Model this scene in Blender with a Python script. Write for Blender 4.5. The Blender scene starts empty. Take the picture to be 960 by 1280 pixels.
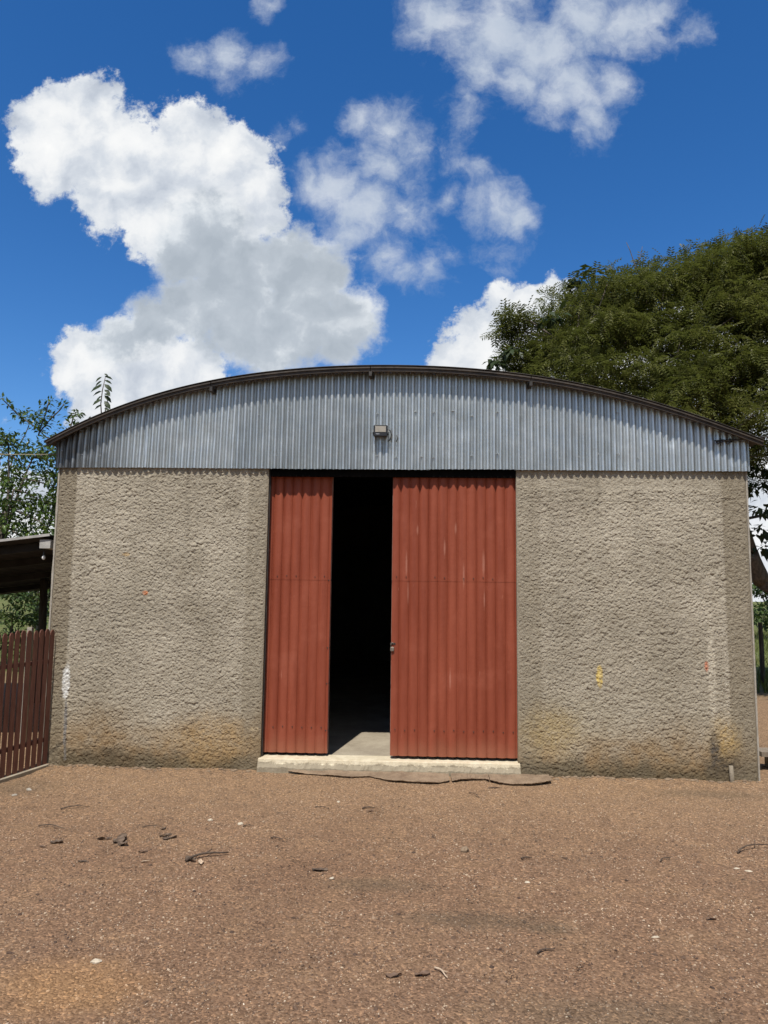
import bpy, math, random
import numpy as np
from mathutils import Vector, Matrix

random.seed(7)
RNG = np.random.default_rng(7)
S = bpy.context.scene
C = S.collection
R = math.radians

# ------------------------------------------------------------------ camera
CAM_D, PITCH, ROLL, YAW, CAM_H, FPX = 7.095, 0.1128, 0.0128, 0.0403, 1.65, 920.0
_f = np.array([-math.sin(YAW) * math.cos(PITCH), math.cos(YAW) * math.cos(PITCH), math.sin(PITCH)])
_r0 = np.array([math.cos(YAW), math.sin(YAW), 0.0])
_u0 = np.cross(_r0, _f)
_r = math.cos(ROLL) * _r0 + math.sin(ROLL) * _u0
_u = -math.sin(ROLL) * _r0 + math.cos(ROLL) * _u0
CAM_P = np.array([0.0, -CAM_D, CAM_H])
cd = bpy.data.cameras.new('camera')
cam = bpy.data.objects.new('camera', cd)
C.objects.link(cam)
cd.sensor_fit = 'VERTICAL'
cd.sensor_height = 24.0
cd.lens = 24.0 * FPX / 1280.0
cd.clip_start = 0.05
cd.clip_end = 3000
M4 = Matrix(((_r[0], _u[0], -_f[0], CAM_P[0]), (_r[1], _u[1], -_f[1], CAM_P[1]),
             (_r[2], _u[2], -_f[2], CAM_P[2]), (0, 0, 0, 1)))
cam.matrix_world = M4
S.camera = cam


def ray(px, py):
    return _f + (px - 480) / FPX * _r - (py - 640) / FPX * _u


def on_y(px, py, y):
    d = ray(px, py)
    return CAM_P + d * (y - CAM_P[1]) / d[1]


def on_z(px, py, z=0.0):
    d = ray(px, py)
    return CAM_P + d * (z - CAM_P[2]) / d[2]


# ------------------------------------------------------------------ node helper
class NT:
    def __init__(self, tree):
        self.t = tree
        self.n = tree.nodes
        self.l = tree.links

    def put(self, sock, v):
        if v is None:
            return
        if isinstance(v, bpy.types.NodeSocket):
            self.l.new(v, sock)
        elif isinstance(v, (tuple, list)) and sock.type == 'RGBA' and len(v) == 3:
            sock.default_value = (*v, 1)
        else:
            sock.default_value = v

    def math(self, op, a, b=None, c=None, clamp=False):
        n = self.n.new('ShaderNodeMath')
        n.operation = op
        n.use_clamp = clamp
        for i, v in enumerate((a, b, c)):
            if v is not None:
                self.put(n.inputs[i], v)
        return n.outputs[0]

    def vec(self, op, a, b=None, out=0):
        n = self.n.new('ShaderNodeVectorMath')
        n.operation = op
        self.put(n.inputs[0], a)
        if b is not None:
            if op == 'SCALE':
                self.put(n.inputs[3], b)
            else:
                self.put(n.inputs[1], b)
        return n.outputs['Value'] if op in ('LENGTH', 'DISTANCE', 'DOT_PRODUCT') else n.outputs[0]

    def noise(self, v, scale, detail=4, rough=0.55, dist=0.0, color=False):
        n = self.n.new('ShaderNodeTexNoise')
        self.put(n.inputs['Vector'], v)
        n.inputs['Scale'].default_value = scale
        n.inputs['Detail'].default_value = detail
        n.inputs['Roughness'].default_value = rough
        n.inputs['Distortion'].default_value = dist
        return n.outputs['Color' if color else 'Fac']

    def voronoi(self, v, scale, feature='F1', out='Distance', rand=1.0):
        n = self.n.new('ShaderNodeTexVoronoi')
        n.feature = feature
        self.put(n.inputs['Vector'], v)
        n.inputs['Scale'].default_value = scale
        n.inputs['Randomness'].default_value = rand
        return n.outputs[out]

    def rng(self, v, a, b, c=0.0, d=1.0, smooth=True):
        n = self.n.new('ShaderNodeMapRange')
        n.interpolation_type = 'SMOOTHSTEP' if smooth else 'LINEAR'
        n.clamp = True
        self.put(n.inputs[0], v)
        for i, k in enumerate((a, b, c, d)):
            self.put(n.inputs[i + 1], k)
        return n.outputs[0]

    def mix(self, f, a, b, mode='MIX'):
        n = self.n.new('ShaderNodeMix')
        n.data_type = 'RGBA'
        n.blend_type = mode
        self.put(n.inputs[0], f)
        self.put(n.inputs[6], a)
        self.put(n.inputs[7], b)
        return n.outputs[2]

    def ramp(self, f, stops, interp='LINEAR'):
        n = self.n.new('ShaderNodeValToRGB')
        n.color_ramp.interpolation = interp
        e = n.color_ramp.elements
        while len(e) < len(stops):
            e.new(0.5)
        for k, (p, col) in enumerate(stops):
            e[k].position = p
            e[k].color = (*col, 1)
        self.put(n.inputs[0], f)
        return n.outputs[0]

    def sep(self, v):
        n = self.n.new('ShaderNodeSeparateXYZ')
        self.put(n.inputs[0], v)
        return n.outputs[0], n.outputs[1], n.outputs[2]

    def comb(self, x, y, z):
        n = self.n.new('ShaderNodeCombineXYZ')
        for i, v in enumerate((x, y, z)):
            self.put(n.inputs[i], v)
        return n.outputs[0]

    def bump(self, h, strength=0.5, dist=0.01, normal=None):
        n = self.n.new('ShaderNodeBump')
        n.inputs['Strength'].default_value = strength
        n.inputs['Distance'].default_value = dist
        self.put(n.inputs['Height'], h)
        if normal is not None:
            self.put(n.inputs['Normal'], normal)
        return n.outputs[0]

    def pos(self):
        return self.n.new('ShaderNodeNewGeometry').outputs['Position']

    def obj(self):
        return self.n.new('ShaderNodeTexCoord').outputs['Object']

    def island(self):
        return self.n.new('ShaderNodeNewGeometry').outputs['Random Per Island']

    def objrand(self):
        return self.n.new('ShaderNodeObjectInfo').outputs['Random']

    def spot(self, p, c, rad, soft=0.5, wob=0.6, scale=None):
        """soft-edged patch of wear round a place, ragged by noise; returns 0..1"""
        rad = tuple(max(r, 1e-3) for r in rad)
        d = self.vec('SUBTRACT', p, c)
        d = self.vec('DIVIDE', d, rad)
        ln = self.vec('LENGTH', d)
        sc = scale or 1.6 / max(min(rad), 0.02)
        nz = self.noise(p, sc, 5, 0.65)
        v = self.math('MULTIPLY_ADD', nz, wob * 2, ln)
        return self.rng(v, 1.0 + wob - soft, 1.0 + wob + soft * 0.4, 1.0, 0.0)


def new_mat(name):
    m = bpy.data.materials.new(name)
    m.use_nodes = True
    nt = NT(m.node_tree)
    b = m.node_tree.nodes['Principled BSDF']
    return m, nt, b


# ------------------------------------------------------------------ world
SUN_EL, SUN_AZ = 61.0, 10.0       # sun behind the camera, a little to the left
W = bpy.data.worlds.new('World')
S.world = W
W.use_nodes = True
wn = NT(W.node_tree)
W.node_tree.nodes.clear()
sky = wn.n.new('ShaderNodeTexSky')
sky.sky_type = 'NISHITA'
sky.sun_disc = False
sky.sun_elevation = R(SUN_EL)
sky.sun_rotation = R(180 + SUN_AZ)
sky.altitude = 900
sky.air_density = 1.0
sky.dust_density = 0.8
sky.ozone_density = 3.0
hs = wn.n.new('ShaderNodeHueSaturation')
hs.inputs['Saturation'].default_value = 1.33
hs.inputs['Hue'].default_value = 0.506
hs.inputs['Value'].default_value = 1.20
wn.put(hs.inputs['Color'], sky.outputs[0])
bg_sky = wn.n.new('ShaderNodeBackground')
wn.put(bg_sky.inputs[0], hs.outputs[0])
bg_sky.inputs[1].default_value = 0.108


def uv_of(px, py):
    d = ray(px, py)
    return d[0] / d[1], d[2] / d[1]


WHITE = [(105, 140, 58), (62, 160, 50), (72, 205, 52), (130, 195, 72), (150, 240, 62), (200, 205, 70), (240, 165, 48),
         (292, 205, 58), (312, 235, 45), (260, 240, 68), (215, 270, 50), (330, 265, 30), (185, 295, 36), (300, 275, 45),
         (110, 452, 54), (170, 450, 64), (238, 468, 50), (88, 462, 34), (150, 500, 66), (215, 500, 60), (262, 484, 26),
         (640, 392, 48), (604, 420, 42), (578, 452, 44), (660, 372, 30), (694, 378, 34), (622, 470, 66), (700, 450, 84),
         (790, 490, 95), (870, 530, 110), (950, 590, 130), (950, 700, 120), (820, 640, 120), (1060, 560, 160),
         (20, 660, 80), (-60, 610, 90), (-30, 720, 80), (860, 440, 90), (935, 430, 95), (790, 440, 60), (1010, 450, 100)]
GREY = [(255, 300, 62), (222, 318, 44), (292, 345, 72), (360, 330, 56), (396, 342, 52), (240, 385, 62), (300, 390, 76),
        (380, 395, 74), (436, 392, 46), (190, 405, 44), (150, 425, 36), (424, 430, 30), (335, 425, 52)]
THIN = [(285, 78, 44, .9), (248, 74, 30, .85), (322, 82, 30, .75), (285, 112, 24, .5),
        (484, 155, 46, .9), (452, 150, 30, .75), (502, 180, 40, .8), (472, 205, 44, .85), (420, 235, 58, 1.0), (388, 222, 34, .9),
        (462, 262, 62, 1.0), (502, 262, 44, .8), (432, 292, 48, .85), (475, 322, 44, .6), (505, 228, 34, .7),
        (535, 342, 34, .62), (505, 348, 26, .6), (560, 320, 24, .55),
        (622, 268, 48, 1.0), (644, 274, 36, .95), (600, 258, 34, .8), (620, 312, 36, .65), (572, 205, 36, .6), (560, 242, 24, .55),
        (604, 220, 30, .55), (620, 335, 24, .5), (345, 168, 22, .5), (372, 158, 18, .4),
        (555, 28, 66, 1.0), (622, 40, 76, 1.05), (684, 62, 76, 1.05), (722, 104, 60, 1.0), (742, 140, 38, .85), (766, 100, 40, .9),
        (784, 30, 58, 1.0), (730, 20, 70, 1.05), (604, 92, 44, .8), (586, 132, 34, .6), (690, 122, 50, .9), (824, 12, 40, .75),
        (866, 40, 32, .55), (644, 104, 44, .85), (836, 44, 30, .6), (650, -40, 90, 1.0), (760, -50, 90, 1.0), (560, -60, 60, .8),
        (336, 8, 24, .6), (730, 160, 30, .6), (580, 160, 26, .5)]

gen = wn.n.new('ShaderNodeTexCoord').outputs['Generated']
dx, dy, dz = wn.sep(gen)
dyc = wn.math('MAXIMUM', dy, 0.05)
uu = wn.math('DIVIDE', dx, dyc)
vv = wn.math('DIVIDE', dz, dyc)
P0 = wn.comb(uu, vv, 0.0)
front = wn.rng(dy, 0.28, 0.40)
wrp = wn.noise(P0, 9.0, 6, 0.6, 0.0, True)
wrp = wn.vec('SUBTRACT', wrp, (0.5, 0.5, 0.5))
P1 = wn.vec('ADD', P0, wn.vec('SCALE', wrp, 0.075))


def field(blobs, p, k=1.20):
    acc = None
    for b in blobs:
        w = b[3] if len(b) > 3 else 1.0
        c = uv_of(b[0], b[1])
        rr = math.hypot(*(np.array(uv_of(b[0] + b[2], b[1])) - np.array(c))) * k
        d = wn.vec('DISTANCE', p, (c[0], c[1], 0.0))
        v = wn.math('MULTIPLY_ADD', d, -w / rr, w)
        acc = v if acc is None else wn.math('SMOOTH_MAX', acc, v, 0.12)
    return acc


n_edge = wn.noise(P0, 30.0, 10, 0.68)
n_wisp = wn.noise(P1, 15.0, 10, 0.66)
n_big = wn.noise(P0, 7.0, 9, 0.60)
LITE = (-0.018, 0.030, 0.0)
b1 = wn.noise(P1, 10.0, 7, 0.52)
b2 = wn.noise(wn.vec('ADD', P1, LITE), 10.0, 7, 0.52)
relief = wn.math('SUBTRACT', b1, b2)                 # lit lumps of the cloud, sun from upper left
e = wn.math('ADD', wn.math('MULTIPLY_ADD', n_edge, 1.1, -0.55), wn.math('MULTIPLY_ADD', n_big, 0.5, -0.25))
fw = wn.math('ADD', field(WHITE, P1), e)
fg = wn.math('ADD', field(GREY, P1), wn.math('MULTIPLY', e, 0.85))
ft = wn.math('ADD', field(THIN, P1, 1.10), wn.math('MULTIPLY_ADD', n_wisp, 1.7, wn.math('MULTIPLY_ADD', n_big, 0.9, -1.30)))
aw = wn.rng(fw, 0.10, 0.36)
ag = wn.rng(fg, 0.02, 0.52)
at_ = wn.math('MULTIPLY', wn.rng(ft, 0.0, 1.05), 0.88)
cw = wn.ramp(wn.math('ADD', wn.math('MULTIPLY_ADD', relief, 1.9, 0.36), wn.math('MULTIPLY', wn.rng(fw, 0.1, 1.1), 0.25)),
             [(0.0, (0.50, 0.56, 0.66)), (0.35, (0.72, 0.77, 0.84)), (0.62, (0.93, 0.95, 0.97)), (1.0, (1.06, 1.06, 1.05))])
cg = wn.ramp(wn.math('ADD', wn.math('MULTIPLY_ADD', relief, 1.9, 0.50), wn.math('MULTIPLY', wn.rng(fg, 0.15, 0.75), -0.34)),
             [(0.0, (0.45, 0.51, 0.58)), (0.3, (0.54, 0.60, 0.67)), (0.6, (0.78, 0.83, 0.88)), (1.0, (0.95, 0.97, 0.99))])
ct = wn.ramp(wn.math('MULTIPLY_ADD', relief, 1.0, 0.54),
             [(0.0, (0.47, 0.56, 0.69)), (0.5, (0.63, 0.70, 0.80)), (1.0, (0.88, 0.91, 0.95))])
# unseen clouds elsewhere, greyed overhead and paler low down to shape the light
pl = wn.vec('DIVIDE', gen, wn.comb(wn.math('ADD', wn.math('ABSOLUTE', dz), 0.18), wn.math('ADD', wn.math('ABSOLUTE', dz), 0.18), 1.0))
go = wn.noise(pl, 1.5, 8, 0.58)
ao = wn.math('MULTIPLY', wn.rng(go, 0.44, 0.58), wn.math('SUBTRACT', 1.0, front))
ao = wn.math('MULTIPLY', ao, wn.rng(dz, -0.02, 0.05))
colc = wn.mix(aw, ct, cw)
colc = wn.mix(ag, colc, cg)
inv = wn.math('MULTIPLY', wn.math('SUBTRACT', 1.0, aw), wn.math('SUBTRACT', 1.0, ag))
inv = wn.math('MULTIPLY', inv, wn.math('SUBTRACT', 1.0, at_))
af = wn.math('MULTIPLY', wn.math('SUBTRACT', 1.0, inv), front)
colc = wn.mix(ao, colc, wn.mix(wn.rng(dz, 0.2, 0.75), (0.76, 0.79, 0.83), (0.47, 0.50, 0.54)))
alpha = wn.math('MAXIMUM', af, ao)
bg_cl = wn.n.new('ShaderNodeBackground')
wn.put(bg_cl.inputs[0], colc)
bg_cl.inputs[1].default_value = 0.83
mx = wn.n.new('ShaderNodeMixShader')
wn.put(mx.inputs[0], alpha)
wn.l.new(bg_sky.outputs[0], mx.inputs[1])
wn.l.new(bg_cl.outputs[0], mx.inputs[2])
wo = wn.n.new('ShaderNodeOutputWorld')
wn.l.new(mx.outputs[0], wo.inputs[0])

# ------------------------------------------------------------------ sun and exposure
sd = bpy.data.lights.new('sun', 'SUN')
sd.energy = 4.4
sd.angle = R(0.53)
sd.color = (1.0, 0.955, 0.88)
sun = bpy.data.objects.new('sun', sd)
C.objects.link(sun)
to_sun = Vector((-math.sin(R(SUN_AZ)) * math.cos(R(SUN_EL)), -math.cos(R(SUN_AZ)) * math.cos(R(SUN_EL)), math.sin(R(SUN_EL))))
sun.rotation_euler = to_sun.to_track_quat('Z', 'Y').to_euler()
sun.location = to_sun * 40
S.view_settings.view_transform = 'Standard'
S.view_settings.look = 'None'
S.view_settings.exposure = 0.18
S.view_settings.gamma = 1.0
S.render.engine = 'CYCLES'
S.cycles.max_bounces = 6
S.cycles.diffuse_bounces = 3
S.cycles.glossy_bounces = 3
S.cycles.transparent_max_bounces = 6


# ------------------------------------------------------------------ numpy noise
def perlin(x, y, seed=0):
    x = np.asarray(x, float)
    y = np.asarray(y, float)
    rs = np.random.default_rng(seed)
    perm = np.tile(rs.permutation(256), 3)
    ang = rs.random(256) * 2 * np.pi
    gx, gy = np.cos(ang), np.sin(ang)
    xi, yi = np.floor(x).astype(int), np.floor(y).astype(int)
    xf, yf = x - xi, y - yi
    xi &= 255
    yi &= 255
    sx, sy = xf * xf * xf * (xf * (xf * 6 - 15) + 10), yf * yf * yf * (yf * (yf * 6 - 15) + 10)

    def g(i, j, a, b):
        h = perm[perm[i & 255] + (j & 255)]
        return gx[h] * a + gy[h] * b
    n00, n10 = g(xi, yi, xf, yf), g(xi + 1, yi, xf - 1, yf)
    n01, n11 = g(xi, yi + 1, xf, yf - 1), g(xi + 1, yi + 1, xf - 1, yf - 1)
    return ((n00 * (1 - sx) + n10 * sx) * (1 - sy) + (n01 * (1 - sx) + n11 * sx) * sy) * 1.5


def fbm(x, y, octv=4, seed=0, gain=0.5):
    a, s, t = 1.0, 0.0, 0.0
    for k in range(octv):
        s = s + a * perlin(x * 2 ** k, y * 2 ** k, seed + k)
        t += a
        a *= gain
    return s / t


def sstep(v, a, b):
    t = np.clip((v - a) / (b - a), 0, 1)
    return t * t * (3 - 2 * t)


# ------------------------------------------------------------------ object helpers
def root_of(p):
    while p.parent:
        p = p.parent
    return p


def finish(name, me, mat, parent, smooth):
    o = bpy.data.objects.new(name, me)
    C.objects.link(o)
    for m in (mat if isinstance(mat, (list, tuple)) else [mat]):
        me.materials.append(m)
    if smooth:
        me.polygons.foreach_set('use_smooth', np.ones(len(me.polygons), bool))
    if parent:
        o.parent = parent
    return o


def mesh_np(name, v, f, mat, parent=None, smooth=False):
    """v (N,3) world coordinates, f (M,k) with one k"""
    v = np.asarray(v, float)
    f = np.asarray(f, np.int32)
    if parent:
        v = v - np.array(root_of(parent).location)
    me = bpy.data.meshes.new(name)
    me.vertices.add(len(v))
    me.vertices.foreach_set('co', v.astype(np.float32).ravel())
    k = f.shape[1]
    me.loops.add(f.size)
    me.loops.foreach_set('vertex_index', f.ravel())
    me.polygons.add(len(f))
    me.polygons.foreach_set('loop_start', np.arange(0, f.size, k, dtype=np.int32))
    me.polygons.foreach_set('loop_total', np.full(len(f), k, np.int32))
    me.update(calc_edges=True)
    me.validate()
    return finish(name, me, mat, parent, smooth)


class MB:
    """collects shapes (world coordinates) and links them as ONE mesh object"""

    def __init__(self):
        self.v, self.f = [], []

    def add(self, v, f):
        b = len(self.v)
        self.v += [tuple(p) for p in v]
        self.f += [tuple(i + b for i in q) for q in f]
        return self

    def box(self, x0, x1, y0, y1, z0, z1, bev=0.0):
        if bev <= 0:
            v = [(x, y, z) for z in (z0, z1) for x, y in ((x0, y0), (x1, y0), (x1, y1), (x0, y1))]
            return self.add(v, [(3, 2, 1, 0), (4, 5, 6, 7), (0, 1, 5, 4), (1, 2, 6, 5), (2, 3, 7, 6), (3, 0, 4, 7)])
        b = bev
        v, rings = [], []
        for z, i in ((z0, b), (z0 + b, 0), (z1 - b, 0), (z1, b)):
            for x, y in ((x0 + i + b, y0 + i), (x1 - i - b, y0 + i), (x1 - i, y0 + i + b), (x1 - i, y1 - i - b),
                         (x1 - i - b, y1 - i), (x0 + i + b, y1 - i), (x0 + i, y1 - i - b), (x0 + i, y0 + i + b)):
                v.append((x, y, z))
        f = [tuple(reversed(range(8))), tuple(range(24, 32))]
        for k in range(3):
            for j in range(8):
                f.append((k * 8 + j, k * 8 + (j + 1) % 8, k * 8 + 8 + (j + 1) % 8, k * 8 + 8 + j))
        return self.add(v, f)

    def tube(self, pts, rad, n=8, cap=True):
        pts = [Vector(p) for p in pts]
        if not isinstance(rad, (list, tuple, np.ndarray)):
            rad = [rad] * len(pts)
        v, f = [], []
        prev = None
        for i, p in enumerate(pts):
            t = (pts[min(i + 1, len(pts) - 1)] - pts[max(i - 1, 0)]).normalized()
            if prev is None:
                a = t.orthogonal().normalized()
            else:
                a = (prev - t * prev.dot(t))
                a = a.normalized() if a.length > 1e-6 else t.orthogonal().normalized()
            prev = a
            b = t.cross(a)
            for k in range(n):
                an = 2 * math.pi * k / n
                v.append(p + (a * math.cos(an) + b * math.sin(an)) * rad[i])
        for i in range(len(pts) - 1):
            for k in range(n):
                f.append((i * n + k, i * n + (k + 1) % n, (i + 1) * n + (k + 1) % n, (i + 1) * n + k))
        if cap:
            f.append(tuple(reversed(range(n))))
            f.append(tuple((len(pts) - 1) * n + k for k in range(n)))
        return self.add(v, f)

    def bar(self, a, b, w, d, up=(0, 0, 1)):
        a, b = Vector(a), Vector(b)
        t = (b - a).normalized()
        s = t.cross(Vector(up)).normalized()
        u = s.cross(t)
        v = [p + s * (i * w / 2) + u * (j * d / 2) for p in (a, b) for i, j in ((-1, -1), (1, -1), (1, 1), (-1, 1))]
        return self.add(v, [(3, 2, 1, 0), (4, 5, 6, 7), (0, 1, 5, 4), (1, 2, 6, 5), (2, 3, 7, 6), (3, 0, 4, 7)])

    def prism(self, poly, z0, z1, jit=0.0):
        n = len(poly)
        v = [(x, y, z0) for x, y in poly] + [(x, y, z1 + random.uniform(-jit, jit)) for x, y in poly]
        return self.add(v, [tuple(reversed(range(n))), tuple(range(n, 2 * n))] +
                        [(i, (i + 1) % n, n + (i + 1) % n, n + i) for i in range(n)])

    def build(self, name, mat, parent=None, smooth=False):
        off = Vector(root_of(parent).location) if parent else Vector((0, 0, 0))
        me = bpy.data.meshes.new(name)
        me.from_pydata([tuple(Vector(p) - off) for p in self.v], [], self.f)
        me.update()
        return finish(name, me, mat, parent, smooth)


def tag(o, label=None, cat=None, group=None, kind=None):
    if label:
        o['label'] = label
    if cat:
        o['category'] = cat
    if group:
        o['group'] = group
    if kind:
        o['kind'] = kind
    return o


def thing(name, loc, label, cat, group=None):
    o = bpy.data.objects.new(name, None)
    C.objects.link(o)
    o.location = loc
    o.empty_display_size = 0.2
    return tag(o, label, cat, group)


def grid_faces(nr, nc):
    i = np.arange(nr - 1)[:, None] * nc + np.arange(nc - 1)[None, :]
    i = i.ravel()
    return np.stack([i, i + 1, i + nc + 1, i + nc], 1)


def frames(dirs, ups):
    d = dirs / np.linalg.norm(dirs, axis=1, keepdims=True)
    s = np.cross(d, ups)
    s /= np.maximum(np.linalg.norm(s, axis=1, keepdims=True), 1e-6)
    n = np.cross(s, d)
    return d, s, n


def thin_sheet(name, v, th, mat, parent, axis=1, smooth=True):
    """bent sheet metal: grid v (rows, cols, 3) with thickness th along an axis; rims have their own vertices"""
    nr, nc = v.shape[:2]
    N = nr * nc
    bk = v.copy()
    bk[..., axis] += th
    rims_v, rims_f, b0 = [], [], 2 * N
    for ea, eb in ((v[0], bk[0]), (v[-1][::-1], bk[-1][::-1]), (v[::-1, 0], bk[::-1, 0]), (v[:, -1], bk[:, -1])):
        m = len(ea)
        rims_v.append(np.stack([ea, eb], 1).reshape(-1, 3))
        i = np.arange(m - 1) * 2 + b0
        rims_f.append(np.stack([i + 2, i, i + 1, i + 3], 1))
        b0 += 2 * m
    F = grid_faces(nr, nc)
    V = np.concatenate([v.reshape(-1, 3), bk.reshape(-1, 3)] + rims_v)
    return mesh_np(name, V, np.concatenate([F, F[:, ::-1] + N] + rims_f), mat, parent, smooth)


def scatter(tv, tf, pos, dirs, ups, sc):
    """copies of a small template, local axes = (along, side, normal)"""
    d, s, n = frames(dirs, ups)
    tv = np.asarray(tv, float)
    v = pos[:, None, :] + sc[:, None, None] * (tv[None, :, 0:1] * d[:, None, :] + tv[None, :, 1:2] * s[:, None, :] + tv[None, :, 2:3] * n[:, None, :])
    f = np.asarray(tf)[None] + (np.arange(len(pos)) * len(tv))[:, None, None]
    return v.reshape(-1, 3), f.reshape(-1, np.asarray(tf).shape[1])


Z_TOP = 2.872
XL, XR, JL, JR = -3.532, 3.189, -1.423, 0.991


# ------------------------------------------------------------------ ground shapes
def ground_z(x, y):
    z = 0.020 * fbm(x * 0.9, y * 0.9, 4, 11) + 0.008 * fbm(x * 5, y * 5, 3, 21)
    z = z + 0.004 * fbm(x * 24, y * 24, 3, 31)
    z = z + 0.030 * sstep(y, -0.30, -0.02) * np.clip(0.35 + 0.9 * fbm(x * 3.1, y * 2.0, 4, 51), 0, 1.2) * (1 - 0.6 * ((x > JL - .05) & (x < JR + .35)))
    far = sstep(np.hypot(x, y), 25, 120)
    z = z * (1 - far) - far * 0.3
    return z


SPOTS_DARK = [((*on_z(760, 1270)[:2], 0), (.55, .16, .3)), ((*on_z(890, 992)[:2], 0), (.55, .16, .3)), ((*on_z(470, 1105)[:2], 0), (.35, .12, .3)),
              ((*on_z(690, 1160)[:2], 0), (.14, .08, .3)), ((*on_z(20, 985)[:2], 0), (.35, .3, .3)), ((*on_z(600, 1150)[:2], 0), (.5, .12, .3))]
ORANGE = ((*on_z(85, 1235)[:2], 0), (.36, .26, .3))

# ================================================================== materials
# --- ground
m_ground, t, b = new_mat('dirt')
p = t.pos()
px_, py_, pz_ = t.sep(p)
big = t.noise(p, 0.55, 5, 0.6)
mid = t.noise(p, 3.2, 6, 0.62)
fine = t.noise(p, 60, 5, 0.7)
base = t.mix(big, (0.190, 0.110, 0.064), (0.260, 0.163, 0.100))
base = t.mix(t.math('MULTIPLY', t.rng(mid, 0.42, 0.68), 0.45), base, (0.30, 0.19, 0.108))
base = t.mix(t.math('MULTIPLY', t.rng(py_, -2.6, -0.2), 0.50), base, (0.31, 0.21, 0.122))
for c, r_ in SPOTS_DARK:
    base = t.mix(t.math('MULTIPLY', t.spot(p, c, r_, 0.7, 0.5, 6), 0.50), base, (0.125, 0.092, 0.058))
base = t.mix(t.math('MULTIPLY', t.spot(p, *ORANGE, 0.7, 0.5, 7), 0.45), base, (0.36, 0.20, 0.085))
vc = t.voronoi(p, 95, 'F1', 'Color')
vd = t.voronoi(p, 95, 'F1', 'Distance')
vr, vg, vb = t.sep(vc)
grain = t.ramp(vr, [(0.0, (0.42, 0.40, 0.38)), (0.5, (0.95, 0.95, 0.95)), (0.86, (1.2, 1.2, 1.2)), (0.97, (1.9, 1.85, 1.75))])
base = t.mix(0.75, base, grain, 'MULTIPLY')
base = t.mix(0.55, base, t.ramp(fine, [(0.3, (0.6, 0.58, 0.56)), (0.7, (1.3, 1.3, 1.3))]), 'MULTIPLY')
side = t.math('MAXIMUM', t.rng(py_, 5.0, 9.0), t.rng(t.math('ABSOLUTE', px_), 9.0, 13.0))
gr = t.mix(t.noise(p, 2.0, 6, 0.65), (0.06, 0.085, 0.018), (0.16, 0.17, 0.045))
base = t.mix(t.math('MULTIPLY', side, t.rng(t.noise(p, 0.8, 5, 0.6), 0.25, 0.5)), base, gr)
t.put(b.inputs['Base Color'], base)
b.inputs['Roughness'].default_value = 0.95
b.inputs['Specular IOR Level'].default_value = 0.2
h = t.math('ADD', t.math('MULTIPLY', vd, -0.7), t.math('MULTIPLY', fine, 0.8))
t.put(b.inputs['Normal'], t.bump(h, 0.9, 0.008))

# --- gravel
m_gravel, t, b = new_mat('gravel_stone')
p = t.pos()
at_n = t.n.new('ShaderNodeAttribute')
at_n.attribute_type = 'INSTANCER'
at_n.attribute_name = 'tone'
gcol = t.ramp(at_n.outputs['Fac'], [(0.0, (0.055, 0.032, 0.021)), (0.35, (0.155, 0.094, 0.057)), (0.68, (0.250, 0.160, 0.100)),
                                    (0.89, (0.345, 0.240, 0.155)), (0.97, (0.47, 0.36, 0.25)), (1.0, (0.66, 0.57, 0.43))])
for c_s, r_s in SPOTS_DARK:
    gcol = t.mix(t.math('MULTIPLY', t.spot(p, c_s, r_s, 0.7, 0.5, 6), 0.40), gcol, (0.12, 0.09, 0.058))
zone = t.noise(p, 0.9, 5, 0.62)
gcol = t.mix(0.8, gcol, t.ramp(zone, [(0.34, (0.60, 0.54, 0.50)), (0.5, (1, 1, 1)), (0.66, (1.34, 1.34, 1.34))]), 'MULTIPLY')
tread = t.noise(t.vec('MULTIPLY', p, (0.7, 3.2, 1)), 1.1, 5, 0.6)
gcol = t.mix(t.math('MULTIPLY', t.rng(tread, 0.53, 0.68), 0.45), gcol, (0.125, 0.078, 0.046))
_, gy_, _ = t.sep(p)
gcol = t.mix(t.math('MULTIPLY', t.rng(gy_, -2.6, -0.2), 0.35), gcol, (0.31, 0.21, 0.122))
gcol = t.mix(t.math('MULTIPLY', t.spot(p, *ORANGE, 0.7, 0.5, 7), 0.5), gcol, (0.42, 0.225, 0.085))
t.put(b.inputs['Base Color'], gcol)
b.inputs['Roughness'].default_value = 0.85

# --- roughcast wall


def wp(px, py):
    q = on_y(px, py, 0.0)
    return (float(q[0]), 0.0, float(q[2]))


m_wall, t, b = new_mat('roughcast_plaster')
p = t.pos()
px_, py_, pz_ = t.sep(p)
n1 = t.noise(p, 1.1, 6, 0.62)
n2 = t.noise(p, 5.0, 6, 0.65)
n3 = t.noise(p, 48.0, 5, 0.65)
col = t.mix(t.rng(n1, 0.3, 0.7), (0.355, 0.312, 0.240), (0.505, 0.450, 0.355))
col = t.mix(t.math('MULTIPLY', t.rng(n2, 0.40, 0.75), 0.30), col, (0.27, 0.225, 0.155))
lo = t.rng(t.math('MULTIPLY_ADD', n1, 0.9, pz_), 0.62, 1.15, 1.0, 0.0)
col = t.mix(t.math('MULTIPLY', t.rng(t.math('MULTIPLY_ADD', n2, 0.8, pz_), 0.95, 1.75, 1.0, 0.0), 0.35), col, (0.33, 0.285, 0.21))
col = t.mix(t.math('MULTIPLY', lo, t.rng(n2, 0.3, 0.65, 0.35, 0.85)), col, (0.30, 0.195, 0.095))
col = t.mix(t.math('MULTIPLY', t.rng(t.math('MULTIPLY_ADD', n2, 0.42, pz_), 0.26, 0.44, 1.0, 0.0), 0.8), col, (0.120, 0.096, 0.058))
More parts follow.
